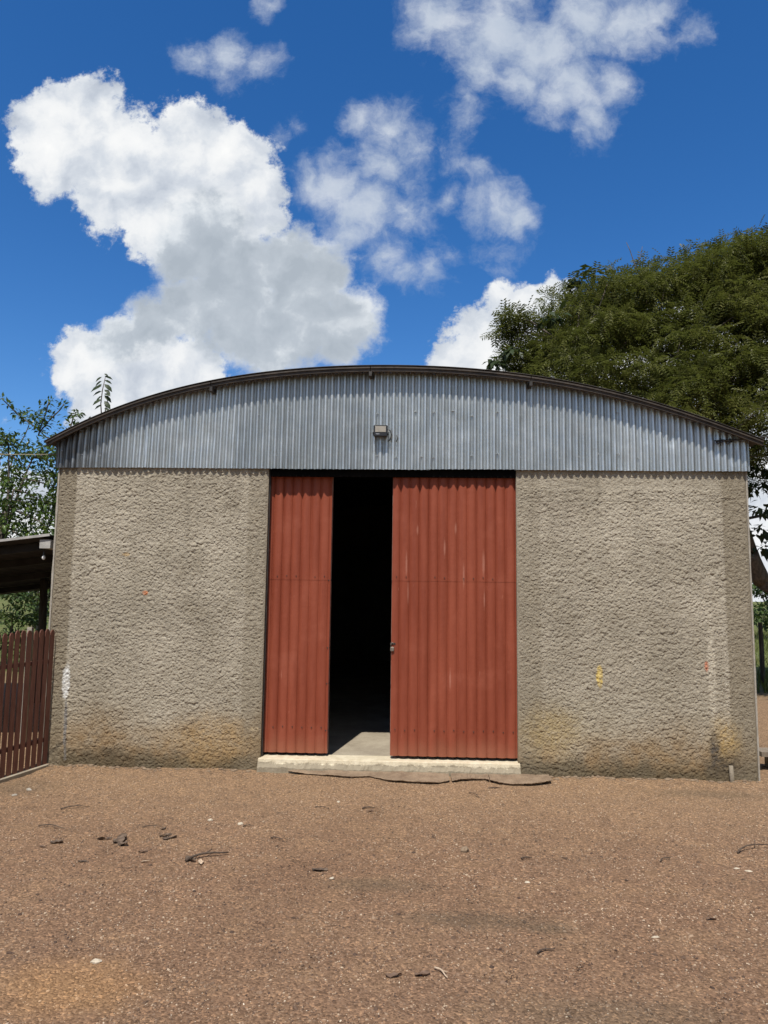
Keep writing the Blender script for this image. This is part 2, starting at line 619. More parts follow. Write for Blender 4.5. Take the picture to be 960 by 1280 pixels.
# old pilaster strips at both corners and beside the door
for xa, xb, k in ((-3.60, XL + 0.20, 0.75), (XR - 0.255, 3.3, 0.65), (JL - 0.20, JL + .1, 0.40), (JR - .1, JR + 0.22, 0.34)):
    e1 = t.math('MULTIPLY', t.rng(px_, xa - 0.01, xa + 0.02), t.rng(px_, xb - 0.015, xb + 0.015, 1.0, 0.0))
    col = t.mix(t.math('MULTIPLY', e1, k), col, (0.235, 0.195, 0.135))
# rain streaks below the tin
st = t.noise(t.vec('MULTIPLY', p, (11, 1, 0.8)), 1.0, 5, 0.6)
col = t.mix(t.math('MULTIPLY', t.math('MULTIPLY', t.rng(st, 0.52, 0.70), t.rng(pz_, 1.2, 2.9)), 0.40), col, (0.20, 0.17, 0.125))


grit = t.noise(p, 34, 5, 0.7)


def stain(c, rad, colr, amt, soft=0.4, wob=0.5, sc=None):
    global col
    k = t.math('MULTIPLY', t.spot(p, c, rad, soft, wob, sc), t.rng(grit, 0.30, 0.62, 0.25 * amt, min(1.0, amt * 1.25)))
    col = t.mix(k, col, colr)


def groove(pa, pb, w, colr, amt):
    global col
    a_, b_ = Vector(wp(*pa)), Vector(wp(*pb))
    L = (b_ - a_).length
    d_ = (b_ - a_) / L
    q = t.vec('SUBTRACT', p, tuple(a_))
    al = t.vec('DOT_PRODUCT', q, tuple(d_))
    ac = t.vec('DOT_PRODUCT', q, (-d_.z, 0.0, d_.x))
    ac = t.math('ABSOLUTE', t.math('MULTIPLY_ADD', t.noise(p, 30, 3, 0.6), w * 2, t.math('SUBTRACT', ac, w)))
    k = t.math('MULTIPLY', t.rng(ac, w * 0.6, w * 1.3, 1.0, 0.0), t.math('MULTIPLY', t.rng(al, -0.01, 0.02), t.rng(al, L - 0.02, L + 0.01, 1.0, 0.0)))
    col = t.mix(t.math('MULTIPLY', k, amt), col, colr)


groove((83, 875), (82, 950), 0.012, (0.20, 0.185, 0.17), 0.75)
groove((55, 947), (84, 924), 0.014, (0.13, 0.105, 0.075), 0.8)
groove((660, 627), (905, 627), 0.004, (0.17, 0.14, 0.10), 0.5)
groove((84, 760), (300, 752), 0.004, (0.18, 0.15, 0.11), 0.35)
stain(wp(262, 925), (.40, .4, .24), (0.46, 0.30, 0.13), 0.55, 1.1, 0.9, 4)
stain(wp(490, 0), (.1, .3, .1), (0.4, 0.3, 0.2), 0.0)
stain(wp(905, 930), (.16, .4, .26), (0.47, 0.32, 0.13), 0.75, 0.9)
stain(wp(905, 955), (.20, .4, .14), (0.07, 0.06, 0.05), 0.75, 0.9)
stain(wp(893, 935), (.06, .4, .16), (0.09, 0.08, 0.07), 0.8, 0.7)
stain(wp(690, 915), (.30, .4, .24), (0.46, 0.33, 0.14), 0.6, 0.9)
stain(wp(140, 945), (.34, .4, .10), (0.12, 0.09, 0.055), 0.7, 0.9)
stain(wp(749, 845), (.032, .4, .11), (0.72, 0.53, 0.16), 0.85, 0.3, 0.45, 30)
stain(wp(182, 741), (.030, .4, .024), (0.62, 0.22, 0.09), 0.85, 0.3, 0.35, 40)
stain(wp(158, 693), (.040, .4, .022), (0.52, 0.33, 0.12), 0.5, 0.4, 0.4, 40)
stain(wp(883, 833), (.024, .4, .050), (0.60, 0.17, 0.08), 0.75, 0.3, 0.4, 40)
stain(wp(889, 835), (.040, .4, .50), (0.58, 0.52, 0.41), 0.75, 0.4, 0.3, 16)
stain(wp(908, 840), (.026, .4, .36), (0.54, 0.48, 0.38), 0.40, 0.4, 0.3, 16)
stain(wp(83, 852), (.042, .4, .17), (0.80, 0.80, 0.77), 0.95, 0.25, 0.4, 22)
stain(wp(82, 905), (.018, .4, .20), (0.25, 0.235, 0.22), 0.8, 0.3, 0.3, 20)
stain(wp(318, 911), (.04, .4, .02), (0.64, 0.52, 0.33), 0.7, 0.3, 0.4, 40)
stain(wp(700, 905), (.6, .4, .3), (0.36, 0.31, 0.20), 0.25, 0.9)
stain(wp(690, 640), (.3, .4, .24), (0.24, 0.20, 0.15), 0.35, 0.9)
stain(wp(292, 620), (.12, .4, .22), (0.22, 0.185, 0.135), 0.45, 0.9)
stain(wp(420, 0), (.1, .3, .1), (0.4, 0.3, 0.2), 0.0)
col = t.mix(0.5, col, t.ramp(n3, [(0.28, (0.60, 0.59, 0.57)), (0.72, (1.28, 1.28, 1.26))]), 'MULTIPLY')
t.put(b.inputs['Base Color'], col)
b.inputs['Roughness'].default_value = 0.95
b.inputs['Specular IOR Level'].default_value = 0.15
t.put(b.inputs['Normal'], t.bump(t.math('ADD', t.noise(p, 95, 5, 0.7), t.math('MULTIPLY', t.noise(p, 260, 3, 0.7), 0.6)), 1.0, 0.009))

# --- smooth cement / plaster
def cement(name, a, bcol, sc=6, bump=0.5):
    m, t, b = new_mat(name)
    p = t.pos()
    c = t.mix(t.rng(t.noise(p, sc, 7, 0.65), 0.3, 0.7), a, bcol)
    c = t.mix(0.5, c, t.ramp(t.noise(p, 70, 5, 0.7), [(0.3, (0.6, 0.6, 0.58)), (0.7, (1.2, 1.2, 1.2))]), 'MULTIPLY')
    t.put(b.inputs['Base Color'], c)
    b.inputs['Roughness'].default_value = 0.92
    t.put(b.inputs['Normal'], t.bump(t.noise(p, 55, 6, 0.7), bump, 0.01))
    return m


m_cement = cement('cement', (0.25, 0.21, 0.155), (0.37, 0.32, 0.24))
m_corner = cement('corner_plaster', (0.30, 0.265, 0.215), (0.42, 0.385, 0.325))
m_floor = cement('floor_cement', (0.27, 0.225, 0.165), (0.40, 0.345, 0.26), 3, 0.25)
m_slab = cement('broken_cement', (0.19, 0.130, 0.082), (0.31, 0.225, 0.148), 9, 0.8)
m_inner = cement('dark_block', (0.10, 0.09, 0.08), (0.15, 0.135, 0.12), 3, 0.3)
m_sill, t, b = new_mat('sill_paint')
p = t.pos()
ns = t.noise(p, 14, 7, 0.7)
_, _, pz_ = t.sep(p)
nrm = t.n.new('ShaderNodeNewGeometry').outputs['True Normal']
_, _, nz = t.sep(nrm)
c = t.mix(t.rng(ns, 0.3, 0.7), (0.52, 0.44, 0.30), (0.68, 0.60, 0.44))
worn = t.mix(ns, (0.17, 0.135, 0.09), (0.36, 0.31, 0.22))
c = t.mix(t.math('MULTIPLY', t.rng(t.math('MULTIPLY_ADD', ns, 0.09, pz_), 0.120, 0.138, 1.0, 0.0), 0.95), c, worn)
t.put(b.inputs['Base Color'], c)
b.inputs['Roughness'].default_value = 0.85
t.put(b.inputs['Normal'], t.bump(t.noise(p, 60, 6, 0.7), 0.7, 0.008))

# --- galvanised tin
def tin(name, dirt_amt):
    m, t, b = new_mat(name)
    p = t.pos()
    x_, y_, z_ = t.sep(p)
    rnd = t.objrand()
    n1 = t.noise(t.vec('MULTIPLY', p, (14, 14, 1.2)), 1.0, 6, 0.65)
    n2 = t.noise(p, 4, 6, 0.65)
    c = t.mix(rnd, (0.49, 0.515, 0.515), (0.61, 0.635, 0.63))
    c = t.mix(t.math('MULTIPLY', t.rng(n1, 0.42, 0.72), 0.22), c, (0.26, 0.28, 0.29))
    c = t.mix(t.math('MULTIPLY', t.rng(n2, 0.52, 0.70), 0.15), c, (0.74, 0.76, 0.77))
    # grime washing down from the roof edge at the low left end
    gx = t.rng(x_, -3.38, -2.7, 1.0, 0.0)
    c = t.mix(t.math('MULTIPLY', gx, t.rng(n1, 0.25, 0.6, 0.35, 0.85)), c, (0.085, 0.08, 0.08))
    c = t.mix(t.math('MULTIPLY', t.rng(t.noise(p, 28, 6, 0.7), 0.60, 0.75), dirt_amt), c, (0.16, 0.15, 0.14))
    t.put(b.inputs['Base Color'], c)
    b.inputs['Metallic'].default_value = 0.92
    t.put(b.inputs['Roughness'], t.rng(n2, 0.3, 0.7, 0.40, 0.48))
    t.put(b.inputs['Normal'], t.bump(t.noise(p, 9, 4, 0.6), 0.12, 0.02))
    return m


m_tin = tin('galvanised_tin', 0.22)

# --- red painted door tin
m_red, t, b = new_mat('red_painted_tin')
p = t.pos()
x_, y_, z_ = t.sep(p)
n1 = t.noise(t.vec('MULTIPLY', p, (9, 9, 0.9)), 1.0, 6, 0.65)
n2 = t.noise(p, 3, 6, 0.6)
c = t.mix(t.rng(n1, 0.3, 0.7), (0.215, 0.050, 0.026), (0.285, 0.071, 0.037))
c = t.mix(t.math('MULTIPLY', t.rng(n2, 0.5, 0.75), 0.35), c, (0.36, 0.112, 0.068))
for q in ((556, 685, .006, .09), (570, 660, .007, .06), (605, 705, .009, .13), (508, 705, .006, .13), (522, 662, .006, .05), (580, 720, .006, .12), (510, 740, .005, .12), (606, 750, .005, .09), (563, 850, .005, .10)):
    pt = wp(q[0], q[1])
    c = t.mix(t.math('MULTIPLY', t.spot(p, pt, (q[2] * 1.7, .5, q[3]), 0.8, 0.35, 40), 0.42), c, (0.52, 0.25, 0.18))
scr = t.noise(t.vec('MULTIPLY', p, (60, 1, 5)), 1.0, 3, 0.6)
c = t.mix(t.math('MULTIPLY', t.rng(scr, 0.70, 0.76), 0.5), c, (0.50, 0.24, 0.17))
c = t.mix(t.math('MULTIPLY', t.rng(t.math('MULTIPLY_ADD', n1, 0.3, z_), 0.30, 0.50, 1.0, 0.0), 0.45), c, (0.30, 0.13, 0.075))
t.put(b.inputs['Base Color'], c)
t.put(b.inputs['Roughness'], t.rng(n1, 0.3, 0.7, 0.45, 0.65))
b.inputs['Specular IOR Level'].default_value = 0.2
t.put(b.inputs['Normal'], t.bump(t.noise(p, 16, 4, 0.6), 0.10, 0.02))


def plain(name, a, bb, sc=8, rough=0.7, metal=0.0, stretch=(1, 1, 1), bump=0.3, bs=40):
    m, t, b = new_mat(name)
    p = t.vec('MULTIPLY', t.obj(), stretch)
    c = t.mix(t.rng(t.noise(p, sc, 6, 0.65), 0.3, 0.7), a, bb)
    t.put(b.inputs['Base Color'], c)
    b.inputs['Roughness'].default_value = rough
    b.inputs['Metallic'].default_value = metal
    t.put(b.inputs['Normal'], t.bump(t.noise(p, bs, 5, 0.65), bump, 0.008))
    return m


m_roof = plain('weathered_roof_tin', (0.05, 0.045, 0.04), (0.11, 0.10, 0.09), 4, 0.75, 0.3)
m_steel = plain('rusty_brown_steel', (0.032, 0.025, 0.019), (0.075, 0.057, 0.042), 9, 0.6, 0.2)
m_dark = plain('dark_steel', (0.025, 0.022, 0.02), (0.05, 0.045, 0.04), 9, 0.6, 0.2)
m_edge = plain('grey_red_angle_iron', (0.26, 0.12, 0.085), (0.38, 0.22, 0.175), 12, 0.55, 0.1)
m_black = plain('black_plastic', (0.012, 0.012, 0.013), (0.02, 0.02, 0.022), 12, 0.4, 0.0, bump=0.05)
m_lens = plain('frosted_lens', (0.30, 0.27, 0.22), (0.38, 0.345, 0.285), 30, 0.25, 0.0, bump=0.1)
m_zinc = plain('zinc_screw', (0.30, 0.31, 0.32), (0.5, 0.51, 0.52), 60, 0.45, 0.7)
m_lock = plain('worn_lock_metal', (0.20, 0.17, 0.14), (0.34, 0.29, 0.24), 40, 0.4, 0.7)
m_cable = plain('pale_cable', (0.34, 0.30, 0.19), (0.46, 0.42, 0.30), 20, 0.6)
m_wire = plain('black_wire', (0.015, 0.014, 0.013), (0.05, 0.045, 0.04), 20, 0.6)
m_picket = plain('dark_red_painted_wood', (0.120, 0.042, 0.027), (0.205, 0.083, 0.054), 5, 0.7, 0.0, (10, 10, 1.2), 0.4)
m_wood = plain('weathered_timber', (0.16, 0.125, 0.09), (0.30, 0.245, 0.185), 5, 0.85, 0.0, (8, 8, 1), 0.5)
m_pole = plain('dark_timber', (0.040, 0.030, 0.022), (0.085, 0.066, 0.048), 5, 0.85, 0.0, (8, 8, 1), 0.5)
m_fibre = plain('fibre_cement_sheet', (0.32, 0.31, 0.29), (0.46, 0.44, 0.41), 5, 0.9)
m_under_shade = plain('underside_shade', (0.014, 0.013, 0.012), (0.030, 0.028, 0.026), 5, 1.0)  # near-black, so the shade under the shelter roof is in the colour
m_shade_black = plain('painted_shade_black', (0.004, 0.004, 0.004), (0.008, 0.007, 0.006), 9, 1.0)  # matt black that paints the deep shade above the doors
m_shade_black.node_tree.nodes['Principled BSDF'].inputs['Specular IOR Level'].default_value = 0.05
m_bulb = plain('bulb_glass', (0.75, 0.75, 0.72), (0.85, 0.85, 0.82), 5, 0.15)
m_bark = plain('bark', (0.070, 0.055, 0.042), (0.155, 0.128, 0.10), 7, 0.95, 0.0, (3, 3, 1), 0.9, 20)
m_dryleaf = plain('dark_dry_leaf', (0.055, 0.036, 0.024), (0.17, 0.115, 0.075), 30, 0.75)
m_brownleaf = plain('brown_dry_leaf', (0.11, 0.065, 0.040), (0.20, 0.125, 0.08), 30, 0.75)
m_paleleaf = plain('pale_dry_leaf', (0.42, 0.31, 0.21), (0.58, 0.45, 0.32), 30, 0.75)
m_chip = plain('pale_chip', (0.44, 0.37, 0.27), (0.60, 0.52, 0.40), 40, 0.8)
m_twig = plain('dry_twig', (0.055, 0.036, 0.025), (0.115, 0.08, 0.055), 30, 0.9)


def leaf_mat(name, stops, trans=0.25, rough=0.5):
    m, t, b = new_mat(name)
    p = t.pos()
    f = t.math('ADD', t.math('MULTIPLY', t.island(), 0.6), t.math('MULTIPLY', t.rng(t.noise(p, 1.3, 4, 0.6), 0.3, 0.7), 0.4))
    c = t.ramp(f, stops)
    t.put(b.inputs['Base Color'], c)
    b.inputs['Roughness'].default_value = rough
    b.inputs['Specular IOR Level'].default_value = 0.3
    tr = t.n.new('ShaderNodeBsdfTranslucent')
    t.put(tr.inputs[0], t.mix(0.5, c, (0.10, 0.13, 0.02)))
    ms = t.n.new('ShaderNodeMixShader')
    ms.inputs[0].default_value = trans
    t.l.new(b.outputs[0], ms.inputs[1])
    t.l.new(tr.outputs[0], ms.inputs[2])
    t.l.new(ms.outputs[0], t.n['Material Output'].inputs[0])
    return m


m_acacia = leaf_mat('feathery_leaves', [(0.0, (0.074, 0.084, 0.024)), (0.45, (0.120, 0.128, 0.031)), (0.8, (0.16, 0.16, 0.041)), (1.0, (0.19, 0.175, 0.058))], 0.42)
m_broad = leaf_mat('broad_leaves', [(0.0, (0.022, 0.040, 0.012)), (0.5, (0.048, 0.080, 0.018)), (0.85, (0.085, 0.125, 0.026)), (1.0, (0.15, 0.17, 0.05))], 0.25, 0.35)
m_green = leaf_mat('glossy_green_leaves', [(0.0, (0.035, 0.066, 0.016)), (0.5, (0.075, 0.125, 0.025)), (0.85, (0.13, 0.18, 0.036)), (1.0, (0.20, 0.22, 0.06))], 0.35, 0.32)
m_bush = leaf_mat('bush_leaves', [(0.0, (0.030, 0.055, 0.016)), (0.5, (0.058, 0.098, 0.024)), (1.0, (0.11, 0.155, 0.045))])
m_grass = leaf_mat('grass_blades', [(0.0, (0.06, 0.085, 0.018)), (0.5, (0.11, 0.135, 0.03)), (1.0, (0.20, 0.19, 0.07))])
m_sapling = leaf_mat('sapling_leaves', [(0.0, (0.022, 0.036, 0.014)), (1.0, (0.045, 0.065, 0.022))])

# ================================================================== ground
def axis(lo, hi, step, outer):
    a = np.arange(lo, hi + step * 0.5, step)
    return np.concatenate([-np.array(outer[::-1]) + lo, a, np.array(outer) + hi])


OUT = [0.1, 0.3, 0.6, 1.2, 2.2, 4, 7, 12, 20, 35, 60, 110, 220, 450, 900]
gx = axis(-5.0, 5.0, 0.022, OUT)
gy = axis(-5.4, 0.3, 0.022, OUT)
GX, GY = np.meshgrid(gx, gy)
GZ = ground_z(GX, GY)
inside = (GX > XL + .1) & (GX < XR - .1) & (GY > 0.1) & (GY < 11.5)
GZ = np.where(inside, -0.1, GZ)
o = mesh_np('ground', np.stack([GX, GY, GZ], -1).reshape(-1, 3), grid_faces(len(gy), len(gx)), m_ground, None, True)
tag(o, kind='structure')

# gravel: loose grit over the whole yard (nobody could count it)
gvx = np.arange(-5.0, 5.01, 0.1)
gvy = np.arange(-5.4, -0.03, 0.1)
A, B = np.meshgrid(gvx, gvy)
gv = mesh_np('loose_gravel', np.stack([A, B, ground_z(A, B) - 0.001], -1).reshape(-1, 3), grid_faces(len(gvy), len(gvx)), m_gravel)
tag(gv, 'loose reddish brown gravel and grit strewn over the yard', 'gravel', kind='stuff')
ng = bpy.data.node_groups.new('gravel_nodes', 'GeometryNodeTree')
ng.interface.new_socket('Geometry', in_out='INPUT', socket_type='NodeSocketGeometry')
ng.interface.new_socket('Geometry', in_out='OUTPUT', socket_type='NodeSocketGeometry')
gi = ng.nodes.new('NodeGroupInput')
gout = ng.nodes.new('NodeGroupOutput')
join = ng.nodes.new('GeometryNodeJoinGeometry')
for k, (dens, smin, smax, seed) in enumerate(((4200, 0.0020, 0.0048, 1), (560, 0.0045, 0.0088, 2), (22, 0.009, 0.015, 3))):
    dp = ng.nodes.new('GeometryNodeDistributePointsOnFaces')
    dp.inputs['Density'].default_value = dens
    dp.inputs['Seed'].default_value = seed
    ng.links.new(gi.outputs[0], dp.inputs['Mesh'])
    st_ = ng.nodes.new('GeometryNodeStoreNamedAttribute')
    st_.data_type = 'FLOAT'
    st_.domain = 'POINT'
    st_.inputs['Name'].default_value = 'tone'
    rv = ng.nodes.new('FunctionNodeRandomValue')
    rv.data_type = 'FLOAT'
    rv.inputs[3].default_value = (1.0, 0.97, 0.90)[k]
    rv.inputs['Seed'].default_value = seed + 10
    ng.links.new(rv.outputs[1], st_.inputs['Value'])
    ng.links.new(dp.outputs['Points'], st_.inputs['Geometry'])
    ico = ng.nodes.new('GeometryNodeMeshIcoSphere')
    ico.inputs['Subdivisions'].default_value = 1
    ico.inputs['Radius'].default_value = 1.0
    sm = ng.nodes.new('GeometryNodeSetMaterial')
    sm.inputs['Material'].default_value = m_gravel
    ng.links.new(ico.outputs[0], sm.inputs[0])
    ip = ng.nodes.new('GeometryNodeInstanceOnPoints')
    ng.links.new(st_.outputs[0], ip.inputs['Points'])
    ng.links.new(sm.outputs[0], ip.inputs['Instance'])
    r1 = ng.nodes.new('FunctionNodeRandomValue')
    r1.data_type = 'FLOAT_VECTOR'
    r1.inputs[0].default_value = (-0.5, -0.5, 0)
    r1.inputs[1].default_value = (0.5, 0.5, 6.28)
    r1.inputs['Seed'].default_value = seed + 20
    ng.links.new(r1.outputs[0], ip.inputs['Rotation'])
    r2 = ng.nodes.new('FunctionNodeRandomValue')
    r2.data_type = 'FLOAT_VECTOR'
    r2.inputs[0].default_value = (smin, smin, smin * 0.6)
    r2.inputs[1].default_value = (smax * 1.25, smax, smax * 0.75)
    r2.inputs['Seed'].default_value = seed + 30
    ng.links.new(r2.outputs[0], ip.inputs['Scale'])
    ng.links.new(ip.outputs[0], join.inputs[0])
ng.links.new(join.outputs[0], gout.inputs[0])
md = gv.modifiers.new('gravel', 'NODES')
md.node_group = ng

# ================================================================== the shed
shed = thing('shed', (-0.17, 0.0, 0.0), 'grey roughcast shed with arched tin gable and red tin doors', 'shed')
DEPTH = 11.0


def clumps(x, y, cell, seed):
    rs = np.random.default_rng(seed)
    jx, jy, hh, rr = rs.random((4, 128, 128))
    gx_, gy_ = x / cell, y / cell
    ix, iy = np.floor(gx_).astype(int), np.floor(gy_).astype(int)
    best = np.zeros_like(gx_)
    for a_ in (-1, 0, 1):
        for b_ in (-1, 0, 1):
            cx, cy = (ix + a_) & 127, (iy + b_) & 127
            dx_ = gx_ - (ix + a_ + jx[cx, cy])
            dy_ = gy_ - (iy + b_ + jy[cx, cy])
            r2 = (0.50 + 0.55 * rr[cx, cy]) ** 2
            v = (0.25 + 0.75 * hh[cx, cy]) * np.clip(1 - (dx_ * dx_ + dy_ * dy_) / r2, 0, 1) ** 0.6
            best = np.maximum(best, v)
    return best


def roughcast(x0, x1, z0, z1, seed, step=0.005):
    xs = np.linspace(x0, x1, int((x1 - x0) / step) + 1)
    zs = np.linspace(z0, z1, int((z1 - z0) / step) + 1)
    X, Z = np.meshgrid(xs, zs)
    wx = 0.05 * fbm(X * 11, Z * 11, 3, seed + 90)
    wz = 0.05 * fbm(X * 11, Z * 11, 3, seed + 95)
    n = fbm((X + wx) * 27, (Z + wz) * 36, 4, 5, 0.6)
    # thrown clumps of mortar at three sizes, uneven from place to place
    ma = np.clip(1.0 + 0.9 * fbm(X * 4, Z * 4, 3, 130), 0.35, 1.7)
    Xw, Zw = X + wx * 0.22, Z + wz * 0.22
    h = 0.0105 * ma * clumps(Xw, Zw * 1.2, 0.040, 5)
    h = np.maximum(h, 0.0100 * clumps(Xw + .01, Zw * 1.15, 0.024, 6))
    h = h + 0.0064 * clumps(Xw, Zw * 1.1, 0.0145, 7) + 0.003 * sstep(fbm(X * 70, Z * 80, 2, 40), -0.5, 0.5)
    h = h + 0.006 * fbm(X * 2.2, Z * 2.2, 3, 60)
    # smoother old strips where posts are plastered over
    flat = sstep(Z, z1 - 0.24, z1 - 0.20) * (0.35 if x0 > 0 else 0.0)
    for xa, xb, k in ((x0, x0 + 0.2, .12), (x1 - 0.22, x1, .15)):
        flat = np.maximum(flat, k * sstep(X, xa - .01, xa + .01) * (1 - sstep(X, xb - .01, xb + .01)))
    h = h * (1 - flat)
    # patch of exposed mortar, chips
    edge = np.minimum(np.minimum(X - x0, x1 - X), np.minimum(Z - z0 + 0.02, z1 - Z + 0.05))
    em = sstep(edge, 0.0, 0.025)
    h = h * em
    Zs = Z - 0.38 * h
    Y = -h
    V = np.stack([X, Y, Zs], -1)
    # skirt back to the wall body
    V = np.concatenate([V[:, :1], V, V[:, -1:]], 1)
    V[:, 0, 1] = 0.03
    V[:, -1, 1] = 0.03
    nr, nc = V.shape[:2]
    return V.reshape(-1, 3), grid_faces(nr, nc)


for x0, x1, sd_ in ((XL + 0.02, JL, 1), (JR, XR - 0.016, 2)):
    v, f = roughcast(x0, x1, -0.06, Z_TOP + 0.05, sd_)
    wl = mesh_np('front_wall', v, f, m_wall, shed, True)
    MB().box(x0 + 0.001, x1 - 0.001, 0.016, 0.15, -0.2, Z_TOP + 0.045).build('wall_core', m_cement, wl)
# plain corner strips of smooth plaster, side and back walls, floor
for xa, xb in ((XL + 0.001, XL + 0.019), (XR - 0.015, XR + 0.000)):
    m_ = MB()
    zz = np.linspace(-0.1, Z_TOP + 0.04, 40)
    v = []
    for i, z in enumerate(zz):
        j = 0.001 * math.sin(i * 1.7) + random.uniform(-.0015, .0015)
        v += [(xa + j, -0.004 + j, z), (xb - j, -0.006, z), (xb, 0.14, z), (xa + j, 0.14, z)]
    f = []
    for i in range(39):
        for k in range(4):
            f.append((i * 4 + k, i * 4 + (k + 1) % 4, i * 4 + 4 + (k + 1) % 4, i * 4 + 4 + k))
    m_.add(v, f).build('corner_strip', m_corner, shed)
MB().box(XL - 0.008, XL + 0.13, 0.151, DEPTH, -0.2, Z_TOP + 0.25).build('side_wall', m_cement, shed)
MB().box(XR - 0.13, XR + 0.004, 0.151, DEPTH, -0.2, Z_TOP + 0.25).build('side_wall', m_cement, shed)
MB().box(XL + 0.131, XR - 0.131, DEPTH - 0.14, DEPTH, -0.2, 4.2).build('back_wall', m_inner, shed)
MB().box(XL + 0.131, XR - 0.131, 0.17, DEPTH - 0.141, -0.2, 0.105).build('floor_slab', m_floor, shed)
MB().box(JL - 0.3, JR + 0.3, 0.152, 0.30, Z_TOP + 0.02, Z_TOP + 0.22).build('lintel', m_dark, shed)

# roof arch measured at the front edge
AX = np.array([-3.62, -3.566, -2.766, -1.982, -1.25, -0.439, 0.40, 1.129, 1.85, 2.522, 3.293, 3.34])
AZ = np.array([3.10, 3.130, 3.498, 3.716, 3.822, 3.866, 3.848, 3.767, 3.630, 3.433, 3.15, 3.125])
PC = np.polyfit(AX, AZ, 6)


def arch(x):
    return np.polyval(PC, x)


# gable cladding: eight overlapping corrugated sheets
PITCH_ = 0.062
EDGES = [XL - 0.015, XL + 0.19, -2.66, -1.78, -1.30, -0.42, 0.13, 0.97, 1.9, 2.5, XR + 0.014]
for i in range(len(EDGES) - 1):
    xa, xb = EDGES[i], EDGES[i + 1] + (0.03 if i < len(EDGES) - 2 else 0)
    n = int((xb - xa) / PITCH_ * 18) + 1
    xs = np.linspace(xa, xb, n)
    nrow = 12
    tt = np.linspace(0, 1, nrow)[:, None]
    sq = [0.0, 0.006, -0.004, 0.003, 0.0, -0.003, 0.004, 0, -0.004, 0.003][i]
    X = xs[None, :] + 0 * tt
    z0 = Z_TOP - 0.004 + sq * (xs - xa) / (xb - xa) * 0.8 + random.uniform(-.004, .004)
    z1 = arch(xs) - 0.022
    Z = z0[None, :] * (1 - tt) + z1[None, :] * tt
    ph = 0.6 * i + 0.25 * np.sin(Z * 3 + i)
    lean = (0.02 if i in (1, 2) else 0.004) * (Z - Z_TOP)
    amp = 0.0140 * (1 + 0.25 * fbm(X * 1.5, Z * 2, 2, 300 + i))
    cs = np.abs(np.sin(np.pi * (X - lean) / PITCH_ + 0.5 * i))
    Y = -0.022 - 1.75 * amp * cs ** 0.8 + 0.006 * fbm(X * 3, Z * 2.5, 3, 200 + i) - 0.0028 * (i % 2)
    # dents
    for k in range(5):
        cx, cz = random.uniform(xa, xb), random.uniform(Z_TOP + .05, Z_TOP + .6)
        Y = Y + 0.007 * np.exp(-(((X - cx) / 0.05) ** 2 + ((Z - cz) / 0.05) ** 2))
    v = np.stack([X, Y, Z], -1)
    sh = thin_sheet('corrugated_sheet', v, 0.0016, m_tin, shed)
    sc = MB()
    for z in (Z_TOP + 0.14, Z_TOP + 0.55):
        x = xa + 0.06
        while x < xb - 0.03:
            xr_ = round((x - xa) / PITCH_) * PITCH_ + xa
            if z < float(arch(xr_)) - 0.12:
                a = np.linspace(0, 2 * np.pi, 7)[:-1]
                zj = z + random.uniform(-.03, .03)
                yy = -0.046
                sc.add([(xr_ + .0050 * math.cos(q), yy, zj + .0050 * math.sin(q)) for q in a] +
                       [(xr_ + .0050 * math.cos(q), yy + .02, zj + .0050 * math.sin(q)) for q in a],
                       [tuple(range(6))] + [(j, (j + 1) % 6, 6 + (j + 1) % 6, 6 + j) for j in range(6)])
            x += PITCH_ * random.choice((3, 4, 6))
    if sc.v:
        tag(sc.build('screws', m_zinc, sh), kind='stuff')

# curved tin roof, corrugated from eave to eave
nx = 70
xs = np.linspace(-3.62, 3.30, nx)
ys = np.arange(-0.16, DEPTH + 0.2, 0.0185 * 2)
X, Y = np.meshgrid(xs, ys)
Z = arch(X) + 0.004 + 0.008 * np.cos(2 * np.pi * Y / 0.074)
thin_sheet('roof', np.stack([X, Y, Z], -1), -0.004, m_roof, shed, 2)


def arc_bar(x0, x1, ya, yb, dz0, dz1, n=24):
    xs = np.linspace(x0, x1, n)
    v, f = [], []
    for x in xs:
        z = float(arch(x))
        v += [(x, ya, z + dz0), (x, yb, z + dz0), (x, yb, z + dz1), (x, ya, z + dz1)]
    for i in range(n - 1):
        for k in range(4):
            f.append((i * 4 + k, i * 4 + (k + 1) % 4, i * 4 + 4 + (k + 1) % 4, i * 4 + 4 + k))
    f += [(3, 2, 1, 0), tuple((n - 1) * 4 + k for k in range(4))]
    return MB().add(v, f)


JO = [-3.60, -1.99, -0.43, 1.12, 3.29]
for a, b_ in zip(JO[:-1], JO[1:]):
    ed = arc_bar(a + 0.004, b_ - 0.004, -0.150, -0.120, -0.054, -0.010).build('edge_channel', m_steel, shed)
    arc_bar(a + 0.004, b_ - 0.004, -0.163, -0.151, -0.026, -0.012).build('channel_lip', m_steel, ed)
for x in JO[1:-1]:
    z = float(arch(x))
    MB().box(x - 0.014, x + 0.014, -0.150, 2.0, z - 0.098, z - 0.055).build('purlin', m_dark, shed)
for x in (-2.75, 0.4, 1.95, 2.6):
    z = float(arch(x))
    MB().box(x - 0.02, x + 0.02, -0.02, 10.8, z - 0.105, z - 0.06).build('purlin', m_dark, shed)

MB().box(JL + 0.014, JR - 0.002, 0.006, 0.040, Z_TOP - 0.072, Z_TOP + 0.10).build('shade_strip', m_shade_black, shed)  # added black strip that stands for the shade under the tin edge
# red sliding doors
SEAM = float(on_y(560, 727, 0.08)[2])


